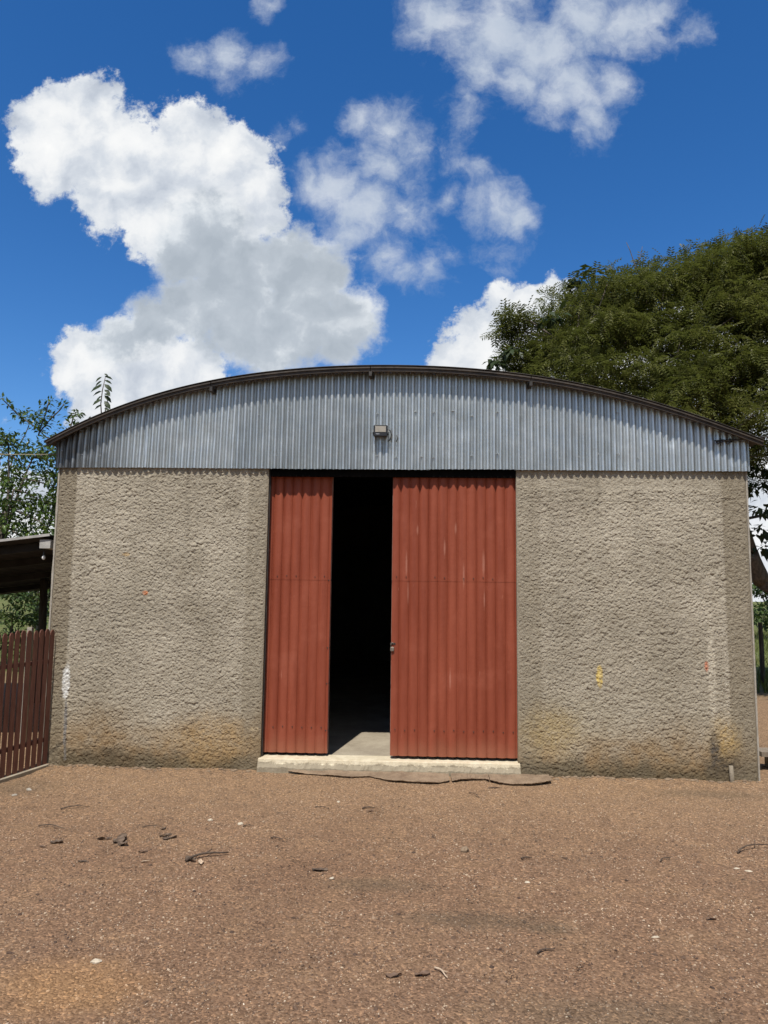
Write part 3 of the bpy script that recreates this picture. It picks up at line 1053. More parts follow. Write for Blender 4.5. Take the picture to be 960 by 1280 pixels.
def door(x0, x1, y, z0, z1, seed):
    """two corrugated red sheets, upper lapped over lower, on a steel frame"""
    fr = MB()
    fr.box(x0, x0 + 0.03, y + 0.028, y + 0.055, z0 - 0.005, z1)
    fr.box(x1 - 0.03, x1, y + 0.028, y + 0.055, z0 - 0.005, z1)
    for z in (z0 + 0.02, 0.62 * z0 + 0.38 * z1, SEAM - 0.02, z1 - 0.06):
        fr.box(x0 + 0.031, x1 - 0.031, y + 0.030, y + 0.053, z, z + 0.035)
    leaf = fr.build('door_leaf', m_edge, shed)
    pit = 0.0925
    for nm, za, zb, off in (('lower_sheet', z0, SEAM + 0.03, 0.0), ('upper_sheet', SEAM, z1, -0.0018)):
        n = int((x1 - x0) / pit * 26) + 1
        nrow = 26
        xs = np.linspace(x0 + 0.004, x1 - 0.004, n)
        zs = np.linspace(za, zb, nrow)
        X, Z = np.meshgrid(xs, zs)
        q = np.abs(np.sin(np.pi * (X - x0 + 0.006 * seed) / pit))
        prof = 0.030 * q ** 0.36
        Y = y + 0.014 - prof + off + 0.005 * fbm(X * 2.2, Z * 1.6, 3, 400 + seed) + 0.0015 * fbm(X * 12, Z * 6, 2, 410 + seed)
        v = np.stack([X, Y, Z], -1)
        thin_sheet(nm, v, 0.0016, m_red, leaf)
    bl = MB()
    for x in (x0 + 0.012, x1 - 0.012):
        for z in (0.36, 0.80, 1.14, SEAM):
            bl.box(x - 0.013, x + 0.013, y - 0.006, y + 0.03, z - 0.006, z + 0.006)
    xq = x0 + pit * 0.5
    while xq < x1 - 0.03:
        for z in (SEAM + 0.035, z0 + 0.24):
            if random.random() < 0.75:
                zz_ = z + random.uniform(-.006, .006)
                bl.box(xq - 0.004, xq + 0.004, y - 0.024, y - 0.012, zz_ - 0.004, zz_ + 0.004)
        xq += pit
    tag(bl.build('bolts', m_dark, leaf), kind='stuff')
    return leaf


door(-2.02, -0.800, 0.105, 0.150, 2.98, 1)
door(-0.205, 1.020, 0.060, 0.150, 2.98, 2)
# dark strip standing in for the shade in the gap beside the left jamb
MB().box(JL + 0.001, JL + 0.012, 0.035, 0.085, 0.13, Z_TOP + 0.1).build('gap_shade', m_dark, shed)

# sill
zs_ = 0.118
m_ = MB()
xs = np.linspace(JL - 0.012, JR + 0.012, 130)
prof = []
for i, x in enumerate(xs):
    e1 = 0.010 * float(fbm(np.array(x * 6), np.array(0.3), 3, 77)) + 0.004 * random.uniform(-1, 1)
    e2 = 0.016 * float(fbm(np.array(x * 9), np.array(1.3), 3, 78)) + 0.005 * random.uniform(-1, 1)
    prof.append([(x, -0.085 + e2, -0.05), (x, -0.080 + e2, 0.045 + e1), (x, -0.052 + e1 * 1.3, 0.078 + e1 * .5), (x, -0.045 + e1, zs_ - 0.004), (x, -0.030, zs_), (x, 0.168, zs_ + 0.004), (x, 0.168, -0.05)])
v = [q for r_ in prof for q in r_]
f = []
for i in range(len(xs) - 1):
    for k in range(7):
        f.append((i * 7 + k, (i + 1) * 7 + k, (i + 1) * 7 + (k + 1) % 7, i * 7 + (k + 1) % 7))
f += [tuple(range(7)), tuple((len(xs) - 1) * 7 + k for k in reversed(range(7)))]
m_.add(v, f).build('door_sill', m_sill, shed)


# broken thin cement skirting in front of the sill
strip = thing('cement_strip', (0.0, -0.13, 0.0), 'thin cracked strip of cement lying broken along the foot of the sill', 'cement strip')


def slab(edge, y_in, seed):
    """a broken flake of cement: outer lip along measured points, ragged, lifted off the dirt"""
    w = np.array([on_z(a_, b_, 0.03)[:2] for a_, b_ in edge])
    n = 90
    xs = np.linspace(w[0, 0], w[-1, 0], n)
    yo = np.interp(xs, w[:, 0], w[:, 1]) + 0.010 * fbm(xs * 14, xs * 0 + seed, 4, seed, 0.7)
    v, f = [], []
    for i, x in enumerate(xs):
        k = min(i, n - 1 - i) / 8.0
        th = 0.015 * min(1.0, 0.25 + k) * random.uniform(.75, 1.2)
        zt = 0.027 + 0.012 * float(fbm(np.array(x * 5), np.array(seed * 1.3), 4, seed + 5)) + random.uniform(-.0015, .0015)
        yi = y_in + 0.006 * random.uniform(-1, 1)
        y_o = min(yo[i], yi - 0.02)
        ym = y_o * .5 + yi * .5
        v += [(x, yi, zt + 0.008), (x, ym, zt + 0.004 + random.uniform(-.002, .002)), (x + random.uniform(-.004, .004), y_o, zt - 0.003), (x, y_o + random.uniform(0.004, 0.022), zt - th), (x, yi, zt - th)]
    for i in range(n - 1):
        for k in range(5):
            f.append((i * 5 + k, i * 5 + (k + 1) % 5, i * 5 + 5 + (k + 1) % 5, i * 5 + 5 + k))
    f += [tuple(reversed(range(5))), tuple((n - 1) * 5 + k for k in range(5))]
    MB().add(v, f).build('slab', m_slab, strip)


slab([(360, 963), (372, 965), (390, 966), (412, 968), (440, 970), (463, 969), (476, 972), (492, 975), (520, 976), (548, 977), (562, 974)], -0.070, 3)
slab([(565, 975), (576, 973), (592, 972), (606, 972), (612, 974)], -0.074, 8)
slab([(613, 974), (624, 977), (645, 979), (664, 979), (676, 977), (690, 975)], -0.068, 14)

# crumbs of fallen render along the foot of the walls
rb = MB()
for k in range(230):
    xx = random.uniform(XL, JL - .05) if k % 2 else random.uniform(JR + .25, XR)
    yy = -0.022 - abs(random.gauss(0, 0.045))
    zz = float(ground_z(np.array(xx), np.array(yy)))
    r_ = random.choice((0.006, 0.008, 0.010, 0.014, 0.020))
    vs = []
    for z_, kk in ((-0.3, 0.8), (0.35, 1.0), (0.85, 0.55)):
        for j in range(6):
            a_ = j * math.pi / 3 + random.uniform(-.3, .3)
            q_ = r_ * kk * random.uniform(.7, 1.2)
            vs.append((xx + 1.3 * q_ * math.cos(a_), yy + q_ * math.sin(a_), zz + r_ * z_ * .8))
    fs = [tuple(range(12, 18))] + [(i * 6 + j, i * 6 + (j + 1) % 6, i * 6 + 6 + (j + 1) % 6, i * 6 + 6 + j) for i in range(2) for j in range(6)]
    rb.add(vs, fs)
tag(rb.build('rubble', m_slab), 'crumbs of fallen grey render along the foot of the shed wall', 'rubble', kind='stuff')

# ------------------------------------------------------------------ fittings
fl = on_y(476, 540, -0.06)
light = thing('floodlight', (float(fl[0]), -0.05, float(fl[2])), 'small black square floodlight fixed to the middle of the tin gable', 'floodlight')
x, z = float(fl[0]), float(fl[2])
MB().box(x - 0.068, x + 0.068, -0.125, -0.085, z - 0.056, z + 0.056, 0.006).build('housing', m_black, light)
MB().box(x - 0.052, x + 0.052, -0.1275, -0.1245, z - 0.014, z + 0.044).build('lens', m_lens, light)
MB().box(x - 0.045, x - 0.010, -0.1268, -0.1245, z - 0.036, z - 0.030).build('maker_plate', m_zinc, light)
fins = MB()
for k in range(7):
    fins.box(x - 0.05 + k * 0.016, x - 0.044 + k * 0.016, -0.086, -0.066, z - 0.045, z + 0.045)
fins.build('cooling_fins', m_black, light)
MB().bar((x - 0.074, -0.10, z), (x - 0.074, -0.04, z - 0.02), 0.006, 0.02).bar((x + 0.074, -0.10, z), (x + 0.074, -0.04, z - 0.02), 0.006, 0.02).bar((x - 0.077, -0.043, z - 0.02), (x + 0.077, -0.043, z - 0.02), 0.006, 0.02).build('bracket', m_black, light)
MB().tube([(x + 0.05, -0.07, z + 0.02), (x + 0.09, -0.075, z + 0.015), (x + 0.105, -0.065, z - 0.03), (x + 0.09, -0.05, z - 0.075), (x + 0.07, -0.043, z - 0.09)], 0.0045, 6).build('cable', m_wire, light, True)
MB().tube([(x + 0.155, -0.046, z - 0.03), (x + 0.165, -0.05, z - 0.06), (x + 0.150, -0.046, z - 0.095)], 0.004, 6).build('cable', m_wire, light, True)

lp = on_y(490, 808, 0.05)
x, z = float(lp[0]) + 0.003, float(lp[2])
lock = thing('padlock', (x, 0.045, z - 0.03), 'small worn metal padlock hanging at the edge of the right red door', 'padlock')
MB().box(x - 0.020, x + 0.018, 0.026, 0.046, z - 0.045, z - 0.004, 0.004).build('lock_body', m_lock, lock)
MB().tube([(x - 0.012, 0.036, z - 0.006), (x - 0.013, 0.036, z + 0.022), (x - 0.004, 0.036, z + 0.036), (x + 0.008, 0.036, z + 0.034), (x + 0.012, 0.036, z + 0.018)], 0.004, 7).build('shackle', m_lock, lock, True)
MB().box(x - 0.022, x + 0.03, 0.040, 0.045, z + 0.018, z + 0.034).build('hasp', m_dark, lock)

# cables
a = on_y(73, 567, -0.02)
c_ = on_y(0, 568, -0.4)
cb = MB().tube([(a[0], 0.02, a[2]), ((a[0] + c_[0]) / 2, -0.2, (a[2] + c_[2]) / 2 - 0.004), tuple(c_), (c_[0] * 2 - a[0], -0.8, c_[2] + .01), (-6.5, -2.6, 3.12)], 0.004, 6).build('cable', m_cable, None, True)
tag(cb, 'pale cable running left from the upper left corner of the shed', 'cable')
a = on_y(893, 551, -0.06)
c_ = on_y(957, 546, -0.10)
cb = MB().tube([tuple(a), tuple(on_y(925, 549.5, -0.09)), tuple(c_), (4.6, -0.1, 3.2), (8.5, 1.0, 3.35)], [0.006, 0.008, 0.008, 0.007, 0.007], 6)
for k in range(7):
    q0 = on_y(897 + k * 3.4, 552 - k * 0.5, -0.07)
    pts = [q0 + RNG.normal(0, 0.022, 3) * np.array([1, .5, .8]) for _ in range(5)]
    cb.tube([tuple(q) for q in pts], 0.005, 5)
tag(cb.build('cable', m_wire, None, True), 'twisted black cable leaving the right end of the tin gable', 'cable')

# ------------------------------------------------------------------ picket fence
FA = np.array([-3.455, -0.05])
FB = np.array([-3.59, -0.72])
FD = (FB - FA) / np.linalg.norm(FB - FA)
fence = thing('picket_fence', (FA[0], FA[1], 0.0), 'dark red wooden picket fence standing against the left corner of the shed', 'fence')
FN = np.array([-FD[1], FD[0]])
for k in range(30):
    s = 0.012 + k * 0.078
    c0 = FA + FD * s
    zt = 1.285 + random.uniform(-.012, .012)
    ln = random.uniform(-.006, .006)
    hw, ht = random.uniform(0.0262, 0.0288), 0.0045
    m_ = MB()
    sh = [(-hw, 0.02), (hw, 0.02), (hw, zt - 0.03), (hw * .6, zt - 0.006), (0, zt), (-hw * .6, zt - 0.006), (-hw, zt - 0.03)]
    v = []
    for side_ in (-1, 1):
        for (a_, z_) in sh:
            q = c0 + FD * (a_ + ln * z_) + FN * (side_ * ht)
            v.append((q[0], q[1], z_))
    n = len(sh)
    m_.add(v, [tuple(range(n)), tuple(reversed(range(n, 2 * n)))] + [(i, n + i, n + (i + 1) % n, (i + 1) % n) for i in range(n)])
    m_.build('picket', m_picket, fence)
for z in (0.25, 0.98):
    a_, b_ = FA - FN * 0.026, FA + FD * 2.4 - FN * 0.026
    MB().bar((a_[0], a_[1], z), (b_[0], b_[1], z), 0.025, 0.038).build('rail', m_picket, fence)
for s in (0.72, 2.3):
    q = FA + FD * s - FN * 0.075
    MB().box(q[0] - 0.04, q[0] + 0.04, q[1] - 0.04, q[1] + 0.04, -0.1, 1.32).build('post', m_picket, fence)
kb = MB()
a_, b_ = FA + FN * 0.02, FA + FD * 2.5 + FN * 0.02
kb.bar((a_[0], a_[1], 0.012), (b_[0], b_[1], 0.012), 0.05, 0.03)
tag(kb.build('kerb', m_cement), 'narrow pale cement kerb under the dark red picket fence', 'kerb')
q = on_y(37, 800, 0.9)
tag(MB().box(q[0] - 0.026, q[0] + 0.026, 0.88, 0.93, -0.1, float(on_y(37, 784, 0.9)[2])).build('post', m_corner), 'pale cement post standing just behind the picket fence', 'post')

# ------------------------------------------------------------------ lean-to shelter on the left
e0, e1 = on_y(63, 668, 0.45), on_y(0, 675.5, 0.45)
lean = thing('shelter', (-4.6, 0.5, 0.0), 'low open shelter with thin flat roof left of the shed', 'shelter')
zr = float(e0[2])
sl = (float(e1[2]) - zr) / (float(e1[0]) - float(e0[0]))
xs = np.linspace(float(e0[0]), -7.6, 160)
ys = np.array([0.45, 2.0, 3.6, 5.2])
X, Y = np.meshgrid(xs, ys)
Z = zr + sl * (X - e0[0]) - 0.052 * (Y - 0.45) + 0.003 * np.cos(X * 2 * np.pi / 0.17)
thin_sheet('roof', np.stack([X, Y, Z], -1), -0.012, m_under_shade, lean, 2)
MB().bar((float(e0[0]), 0.44, float(e0[2]) - 0.004), (-7.6, 0.44, float(e0[2]) + sl * (-7.6 - float(e0[0])) - 0.004), 0.016, 0.026).build('edge_trim', m_fibre, lean)


def roof_z(x, y):
    return zr + sl * (x - e0[0]) - 0.052 * (y - 0.45)


for y in (0.75, 1.7, 3.0, 4.2):
    MB().bar((-3.62, y, roof_z(-3.62, y) - 0.065), (-7.5, y, roof_z(-7.5, y) - 0.065), 0.06, 0.08).build('rafter', m_under_shade, lean)
MB().bar((-3.70, 0.50, roof_z(-3.7, .5) - 0.085), (-3.70, 5.1, roof_z(-3.7, 5.1) - 0.085), 0.10, 0.12).build('beam', m_fibre, lean)
for x, y in ((-3.72, 4.6), (-7.3, 0.8), (-7.3, 4.6), (float(on_y(53, 760, 3.8)[0]), 3.8)):
    MB().tube([(x, y, -0.1), (x + 0.02, y, 1.0), (x, y, roof_z(x, y) - 0.02)], [0.065, 0.06, 0.055], 10).build('post', m_pole, lean, True)
bl_ = on_y(56.5, 680, 0.47)
MB().box(float(bl_[0]) - 0.055, float(bl_[0]) + 0.06, 0.46, 0.75, float(bl_[2]) - 0.045, float(bl_[2]) + 0.045).build('beam_end', m_fibre, lean)
bq = on_y(54.5, 697, 0.55)
bulb = thing('light_bulb', (float(bq[0]), 0.55, float(bq[2])), 'small bare bulb hanging under the shelter roof edge', 'light bulb')
x, z = float(bq[0]), float(bq[2])
MB().tube([(x, 0.55, z - 0.024), (x, 0.55, z - 0.018), (x, 0.55, z), (x, 0.55, z + 0.014), (x, 0.55, z + 0.026)], [0.004, 0.014, 0.019, 0.014, 0.008], 10).build('bulb_glass', m_bulb, bulb, True)
MB().tube([(x, 0.55, z + 0.024), (x, 0.55, z + 0.06)], 0.013, 10).build('socket', m_black, bulb)
MB().tube([(x, 0.55, z + 0.055), (x, 0.55, z + 0.16)], 0.004, 6).build('flex', m_wire, bulb)

# ================================================================== plants
PINN_V, PINN_F = [], []
for k in range(5):                                   # feathery compound leaf: five pairs of leaflets
    a_ = 0.12 + 0.18 * k
    L = 0.30 * math.sin(0.5 + 2.2 * k / 5)
    for s in (-1, 1):
        b0 = len(PINN_V)
        zz = -0.25 * a_ * a_
        PINN_V += [(a_, 0, zz), (a_ + 0.09, s * L * .45, zz + 0.01), (a_ + 0.12, s * L, zz - 0.07), (a_ + 0.0, s * L * .55, zz - 0.01)]
        PINN_F.append((b0, b0 + 1, b0 + 2, b0 + 3))
LEAF_V = [(0, 0, 0), (0.45, -0.24, 0.05), (1.0, 0, -0.12), (0.45, 0.24, 0.05), (0.5, 0, 0.0)]
LEAF_F = [(0, 1, 4), (1, 2, 4), (2, 3, 4), (3, 0, 4)]


def unit(n):
    v = RNG.normal(size=(n, 3))
    return v / np.linalg.norm(v, axis=1, keepdims=True)


def clump_leaves(centres, radii, per, tv, tf, size, squash=0.65, droop=0.35, shell=0.55, radial=0.9):
    c = np.repeat(centres, per, 0)
    r_ = np.repeat(radii, per)
    n = len(c)
    u = unit(n)
    u[:, 2] = np.where(u[:, 2] < -0.2, -u[:, 2] * 0.6, u[:, 2])
    rr = r_ * (shell + (1 - shell) * RNG.random(n)) * (0.85 + 0.3 * RNG.random(n))
    pos = c + u * rr[:, None] * np.array([1, 1, squash])
    d = u * radial + unit(n) * 0.7
    d[:, 2] -= droop
    up = np.array([0, 0, 1.0]) + unit(n) * 0.45
    sc = size * (0.65 + 0.7 * RNG.random(n))
    return scatter(tv, tf, pos, d, up, sc)


def limb(mb, a, b_, r0, r1, n=7, wob=0.12, sides=7, sag=0.0):
    a, b_ = np.array(a, float), np.array(b_, float)
    L = np.linalg.norm(b_ - a)
    pts, rad = [], []
    off = RNG.normal(0, wob * L * 0.25, 3)
    off2 = RNG.normal(0, wob * L * 0.16, 3)
    for i in range(n):
        t_ = i / (n - 1)
        q = a + (b_ - a) * t_ + off * math.sin(t_ * math.pi) + off2 * math.sin(2 * t_ * math.pi) + np.array([0, 0, sag * L * math.sin(t_ * math.pi)])
        pts.append(tuple(q))
        rad.append(r0 + (r1 - r0) * t_)
    mb.tube(pts, rad, sides)
    return [np.array(q) for q in pts]


# --- big feathery tree on the right
TB = np.array([8.3, 6.2, 0.0])
tree = thing('tree', tuple(TB), 'big spreading tree with feathery olive leaves behind the right of the shed', 'tree')
TRY = 6.0
cc, cr = [], []
OUTL = [(622, 402), (650, 392), (700, 352), (745, 330), (800, 318), (870, 303), (925, 285), (985, 282), (1060, 300), (1140, 350), (1200, 430)]
ox = np.array([q[0] for q in OUTL], float)
oy = np.array([q[1] for q in OUTL], float)
tries = 0
while len(cc) < 350 and tries < 40000:
    tries += 1
    px_r = random.uniform(682, 1200)
    top = float(np.interp(px_r, ox, oy))
    low = float(np.interp(px_r, [612, 700, 800, 900, 1200], [470, 500, 548, 600, 640]))
    f_ = random.random() ** 1.3
    py_r = top + 28 + f_ * max(low - top - 28, 5)
    y = TRY + random.uniform(-2.6, 2.9) * math.sqrt(max(0.0, 1 - ((px_r - 960) / 380) ** 2)) * (0.35 + 0.65 * f_)
    if 655 < px_r < 690 and py_r < 415:
        continue
    q = on_y(px_r, py_r, y)
    # keep the inner crown fairly empty
    if abs(y - TRY) < 1.0 and f_ > 0.25 and random.random() < 0.12:
        continue
    if f_ > 0.55 and random.random() < 0.45:
        continue
    if cc and min(np.linalg.norm(np.array(cc) - q, axis=1)) < 0.31:
        continue
    cc.append(q)
    cr.append(random.uniform(0.36, 0.62) * (0.55 if px_r < 660 else 1.0))
for q in ((640, 398), (654, 402), (630, 416), (648, 424), (662, 440), (640, 446), (668, 456), (655, 462), (676, 440), (640, 468), (668, 475)):
    cc.append(on_y(q[0], q[1], 5.6 + random.uniform(-.3, .3)))
    cr.append(random.uniform(.20, .28))
for q in ((905, 320), (930, 335), (950, 318), (925, 360), (955, 350), (900, 350), (940, 390), (915, 395), (930, 470), (900, 455), (948, 495), (955, 450), (915, 500)):
    cc.append(on_y(q[0], q[1], 6.0 + random.uniform(-.8, .8)))
    cr.append(0.5)
for _ in range(16):
    cc.append(on_y(random.uniform(830, 965), random.uniform(455, 545), 4.3 + random.uniform(-.4, .6)))
    cr.append(0.42)
cc, cr = np.array(cc), np.array(cr)
v, f = clump_leaves(cc, cr, 115, PINN_V, PINN_F, 0.215, 0.66, 0.45, 0.4, 0.55)
mesh_np('crown', v, f, m_acacia, tree)
tk = MB()
fork = on_y(952, 726, 6.0)
fork2 = on_y(938, 690, 5.7)
limb(tk, TB + [0, 0, -0.2], (8.0, 6.2, 1.3), 0.30, 0.24, 6, 0.05, 12)
limb(tk, (8.0, 6.2, 1.25), fork, 0.20, 0.15, 7, 0.05, 10)
limb(tk, fork, fork2, 0.15, 0.12, 5, 0.05, 10)
nodes = limb(tk, fork2, on_y(820, 455, 5.8), 0.12, 0.05, 9, 0.12, 8)
main2 = limb(tk, (8.0, 6.2, 1.25), (8.2, 6.4, 4.4), 0.22, 0.13, 7, 0.08, 10)
nodes += main2
nodes += limb(tk, main2[-1], on_y(900, 400, 6.3), 0.12, 0.05, 8, 0.1, 8)
nodes += limb(tk, main2[-2], on_y(1000, 380, 7.0), 0.12, 0.05, 8, 0.1, 8)
nodes += limb(tk, main2[-3], on_y(1100, 420, 6.0), 0.11, 0.05, 8, 0.1, 8)
nodes += limb(tk, nodes[5], on_y(720, 430, 5.2), 0.06, 0.03, 8, 0.12, 7)
nodes += limb(tk, nodes[6], on_y(860, 500, 4.2), 0.06, 0.03, 8, 0.12, 7)
nodes += limb(tk, nodes[3], on_y(880, 560, 4.6), 0.05, 0.025, 7, 0.12, 7)
NA = np.array(nodes)
for q in cc[::2]:
    j = int(np.argmin(np.linalg.norm(NA - q, axis=1) + 0.6 * np.maximum(0, NA[:, 2] - q[2])))
    limb(tk, NA[j], q, 0.026, 0.008, 5, 0.16, 5)
limb(tk, on_y(800, 345, 6.0), on_y(783, 303, 6.0), 0.012, 0.005, 5, 0.15, 5)
limb(tk, on_y(796, 330, 6.0), on_y(803, 308, 6.0), 0.008, 0.004, 4, 0.1, 5)
tk.build('trunk', m_bark, tree, True)
# big dark leaves of the lower boughs that hang beside the shed corner
lowc = np.array([on_y(*q) for q in ((948, 560, 5.0), (955, 590, 5.2), (948, 612, 5.4), (957, 640, 5.0), (945, 668, 5.3), (952, 690, 5.6), (942, 575, 5.6), (990, 620, 5.0), (1010, 580, 5.2), (1010, 660, 5.2), (690, 400, 5.2), (745, 345, 6.0), (722, 352, 6.0), (640, 440, 5.2), (622, 455, 5.2))])
v, f = clump_leaves(lowc, np.array([0.34] * 10 + [0.2, 0.24, 0.22, 0.22, 0.18]), 40, LEAF_V, LEAF_F, 0.17, 0.9, 0.9, 0.2)
mesh_np('lower_leaves', v, f, m_sapling, tree)


def leafy(name, base, label, cat, centres, radii, per, mat, size, trunk_r, tmpl=(LEAF_V, LEAF_F), squash=0.8, group=None, shell=0.45, fork_h=0.35, extra=None):
    o = thing(name, tuple(base), label, cat, group)
    v, f = clump_leaves(centres, radii, per, tmpl[0], tmpl[1], size, squash, 0.4, shell)
    mesh_np('crown', v, f, mat, o)
    mb = MB()
    base = np.array(base, float)
    mean = centres.mean(0)
    fork = base + (mean - base) * fork_h
    limb(mb, base + [0, 0, -0.15], fork, trunk_r, trunk_r * 0.75, 6, 0.06, 10)
    ns = [fork]
    for q in centres[:: max(1, len(centres) // 6)]:
        ns += limb(mb, fork, q, trunk_r * 0.5, trunk_r * 0.15, 6, 0.12, 7)
    na = np.array(ns)
    for q in centres:
        j = int(np.argmin(np.linalg.norm(na - q, axis=1)))
        limb(mb, na[j], q, trunk_r * 0.14 + 0.004, 0.005, 4, 0.12, 5)
    if extra:
        for a_, b_, r0 in extra:
            limb(mb, a_, b_, r0, r0 * 0.4, 6, 0.1, 5)
    mb.build('trunk', m_bark, o, True)
    return o


# --- tree on the left, behind the shelter
LY = 3.2
pts, rds = [], []
for q in [(20, 570), (60, 560), (88, 545), (45, 530), (10, 610), (50, 600), (80, 590), (20, 650), (60, 640), (85, 640), (-30, 590), (-60, 640), (-20, 660),
          (-60, 570), (-100, 610), (40, 680), (5, 560), (66, 575), (35, 625), (-130, 650), (-90, 690), (80, 615), (30, 590), (15, 630), (55, 655), (0, 670), (30, 660), (70, 665), (48, 575), (70, 600), (10, 590), (62, 625), (25, 610), (-10, 570), (-15, 630), (40, 640), (0, 640)]:
    pts.append(on_y(q[0] + random.uniform(-8, 8), q[1] + random.uniform(-8, 8), LY + random.uniform(-.7, .9)))
    rds.append(random.uniform(0.26, 0.42))
ext = []
for line in (((75, 560), (46, 535), (22, 518), (2, 498)), ((48, 545), (56, 520), (62, 500)), ((85, 545), (92, 520), (98, 518)), ((20, 560), (8, 548), (0, 545)), ((50, 540), (62, 525), (80, 505))):
    w3 = [on_y(*q, LY) for q in line]
    for a_, b_ in zip(w3[:-1], w3[1:]):
        ext.append((a_, b_, 0.012))
        for t_ in (0.25, 0.6, 0.95):
            pts.append(a_ + (b_ - a_) * t_)
            rds.append(0.075)
pts, rds = np.array(pts), np.array(rds)
lt = thing('tree', (-6.4, LY, 0.0), 'broad leaved green tree showing above the shelter at the left', 'tree')
v, f = clump_leaves(pts[:37], rds[:37], 165, LEAF_V, LEAF_F, 0.076, 0.9, 0.5, 0.3)
v2, f2 = clump_leaves(pts[37:], rds[37:], 12, LEAF_V, LEAF_F, 0.075, 0.9, 0.3, 0.2)
mesh_np('crown', np.concatenate([v, v2]), np.concatenate([f, f2 + len(v)]), m_green, lt)
mb = MB()
fk = np.array([-6.0, LY, 1.7])
limb(mb, (-6.4, LY, -0.1), fk, 0.11, 0.07, 6, 0.06, 10)
ns = []
for q in pts[:37:4]:
    ns += limb(mb, fk, q, 0.032, 0.010, 7, 0.12, 7)
na = np.array(ns)
for q in pts[:37]:
    j = int(np.argmin(np.linalg.norm(na - q, axis=1)))
    limb(mb, na[j], q, 0.014, 0.005, 4, 0.1, 5)
for a_, b_, r0 in ext:
    limb(mb, a_, b_, r0, r0 * 0.6, 4, 0.08, 5)
mb.build('trunk', m_bark, lt, True)

# --- rounded bush seen through the shelter, hedge trees further off
bp = np.array([on_y(q[0], q[1], 8.6 + random.uniform(-.5, .5)) for q in ((-10, 745), (8, 742), (22, 748), (34, 762), (28, 780), (5, 775), (-20, 780), (42, 780), (15, 800), (38, 806), (-40, 760), (-60, 790), (-10, 815), (28, 825))])
leafy('bush', (float(bp[:, 0].mean()), 8.7, 0.0), 'dense round green bush seen under the shelter roof', 'bush', bp, np.full(len(bp), 0.36), 260, m_bush, 0.10, 0.05, squash=0.9, fork_h=0.5)
for k, (px_c, yy, lab) in enumerate(((52, 15.0, 'dark leafy tree in the gap between shelter post and bush'), (958, 26.0, 'small distant green tree at the right edge beyond the field'))):
    if k == 0:
        cs = np.array([on_y(px_c + random.uniform(-26, 26), 700 + random.uniform(-20, 80), yy + random.uniform(-.8, .8)) for _ in range(16)])
    else:
        cs = np.array([on_y(px_c + random.uniform(-22, 60), random.uniform(735, 786), yy + random.uniform(-1, 1)) for _ in range(22)])
    leafy('tree', (float(cs[:, 0].mean()), yy, 0.0), lab, 'tree', cs, np.full(len(cs), 0.6), 130, m_bush if k else m_broad, 0.22 if k else 0.16, 0.12, squash=0.8)

# --- unseen trees added along both sides of the yard to darken the tin's reflections
for sx_, lab, grp, spots_ in ((-1, 'unseen leafy tree added left of the yard to darken the tin', 'unseen trees added along the left of the yard', ((11.0, -1.5, 7.5), (12.0, -5.5, 8.0), (13.0, -10.0, 8.5))),
                              (1, 'unseen leafy tree added right of the yard to darken the tin', 'unseen trees added along the right of the yard', ((10.0, -1.6, 9.0), (10.6, -5.2, 9.5), (10.0, -9.0, 9.5), (11.0, -13.0, 10.0), (10.5, -17.5, 10.0)))):
    for k, (xx, yy, hh_) in enumerate(spots_):
        b_ = np.array([sx_ * (xx + random.uniform(-.4, .4)), yy, 0.0])
        cs = b_ + np.stack([RNG.normal(0, 1.0, 44), RNG.normal(0, 1.5, 44), RNG.uniform(0.9, hh_ + random.uniform(0, 1.2), 44)], 1)
        leafy('tree', tuple(b_), ('nearest the shed, ', 'second from the shed, ', 'third from the shed, ', 'fourth from the shed, ', 'farthest from the shed, ')[k] + lab, 'tree', cs, np.full(44, 1.0), 105, m_broad, 0.46, 0.2, group=grp)

# --- grass of the field on the right
n = 16000
gp = np.stack([RNG.uniform(3.9, 20, n), 6.5 + 26 * RNG.random(n) ** 1.5, np.zeros(n)], 1)
gp[:, 2] = ground_z(gp[:, 0], gp[:, 1]) - 0.01
BL_V = [(0, -0.05, 0), (0, 0.05, 0), (0.6, 0.035, 0.06), (0.6, -0.035, 0.06), (1.0, 0.004, 0.22), (1.0, -0.004, 0.22)]
BL_F = [(0, 1, 2, 3), (3, 2, 4, 5)]
d = np.array([0, 0, 1.0]) + RNG.normal(0, 0.35, (n, 3))
v, f = scatter(BL_V, BL_F, gp, d, unit(n), RNG.uniform(0.12, 0.34, n))
tag(mesh_np('grass', v, f, m_grass), 'rough yellow green grass of the field right of the shed', 'grass', kind='stuff')
for i, (px_c, py_t, yy, lab) in enumerate(((950, 778, 8.0, 'thin dark timber fence post standing beside the right wall of the shed'),)):
    q = on_y(px_c, py_t, yy)
    tag(MB().tube([(q[0], yy, -0.2), (q[0] + .01, yy, 0.7), (q[0], yy, float(q[2]))], [0.05, 0.045, 0.04], 9).build('fence_post', m_pole), lab, 'post')
q = on_y(958, 952, 0.35)
pk = thing('timber_bench', (float(q[0]) + 0.6, 0.5, 0.0), 'low weathered plank on two blocks beside the right corner of the shed', 'plank')
MB().bar((3.36, 0.45, 0.175), (4.7, 0.55, 0.175), 0.22, 0.045).build('plank', m_wood, pk)
MB().box(3.50, 3.68, 0.38, 0.58, -0.03, 0.15).build('block', m_cement, pk)
MB().box(4.3, 4.48, 0.42, 0.62, -0.03, 0.15).build('block', m_cement, pk)

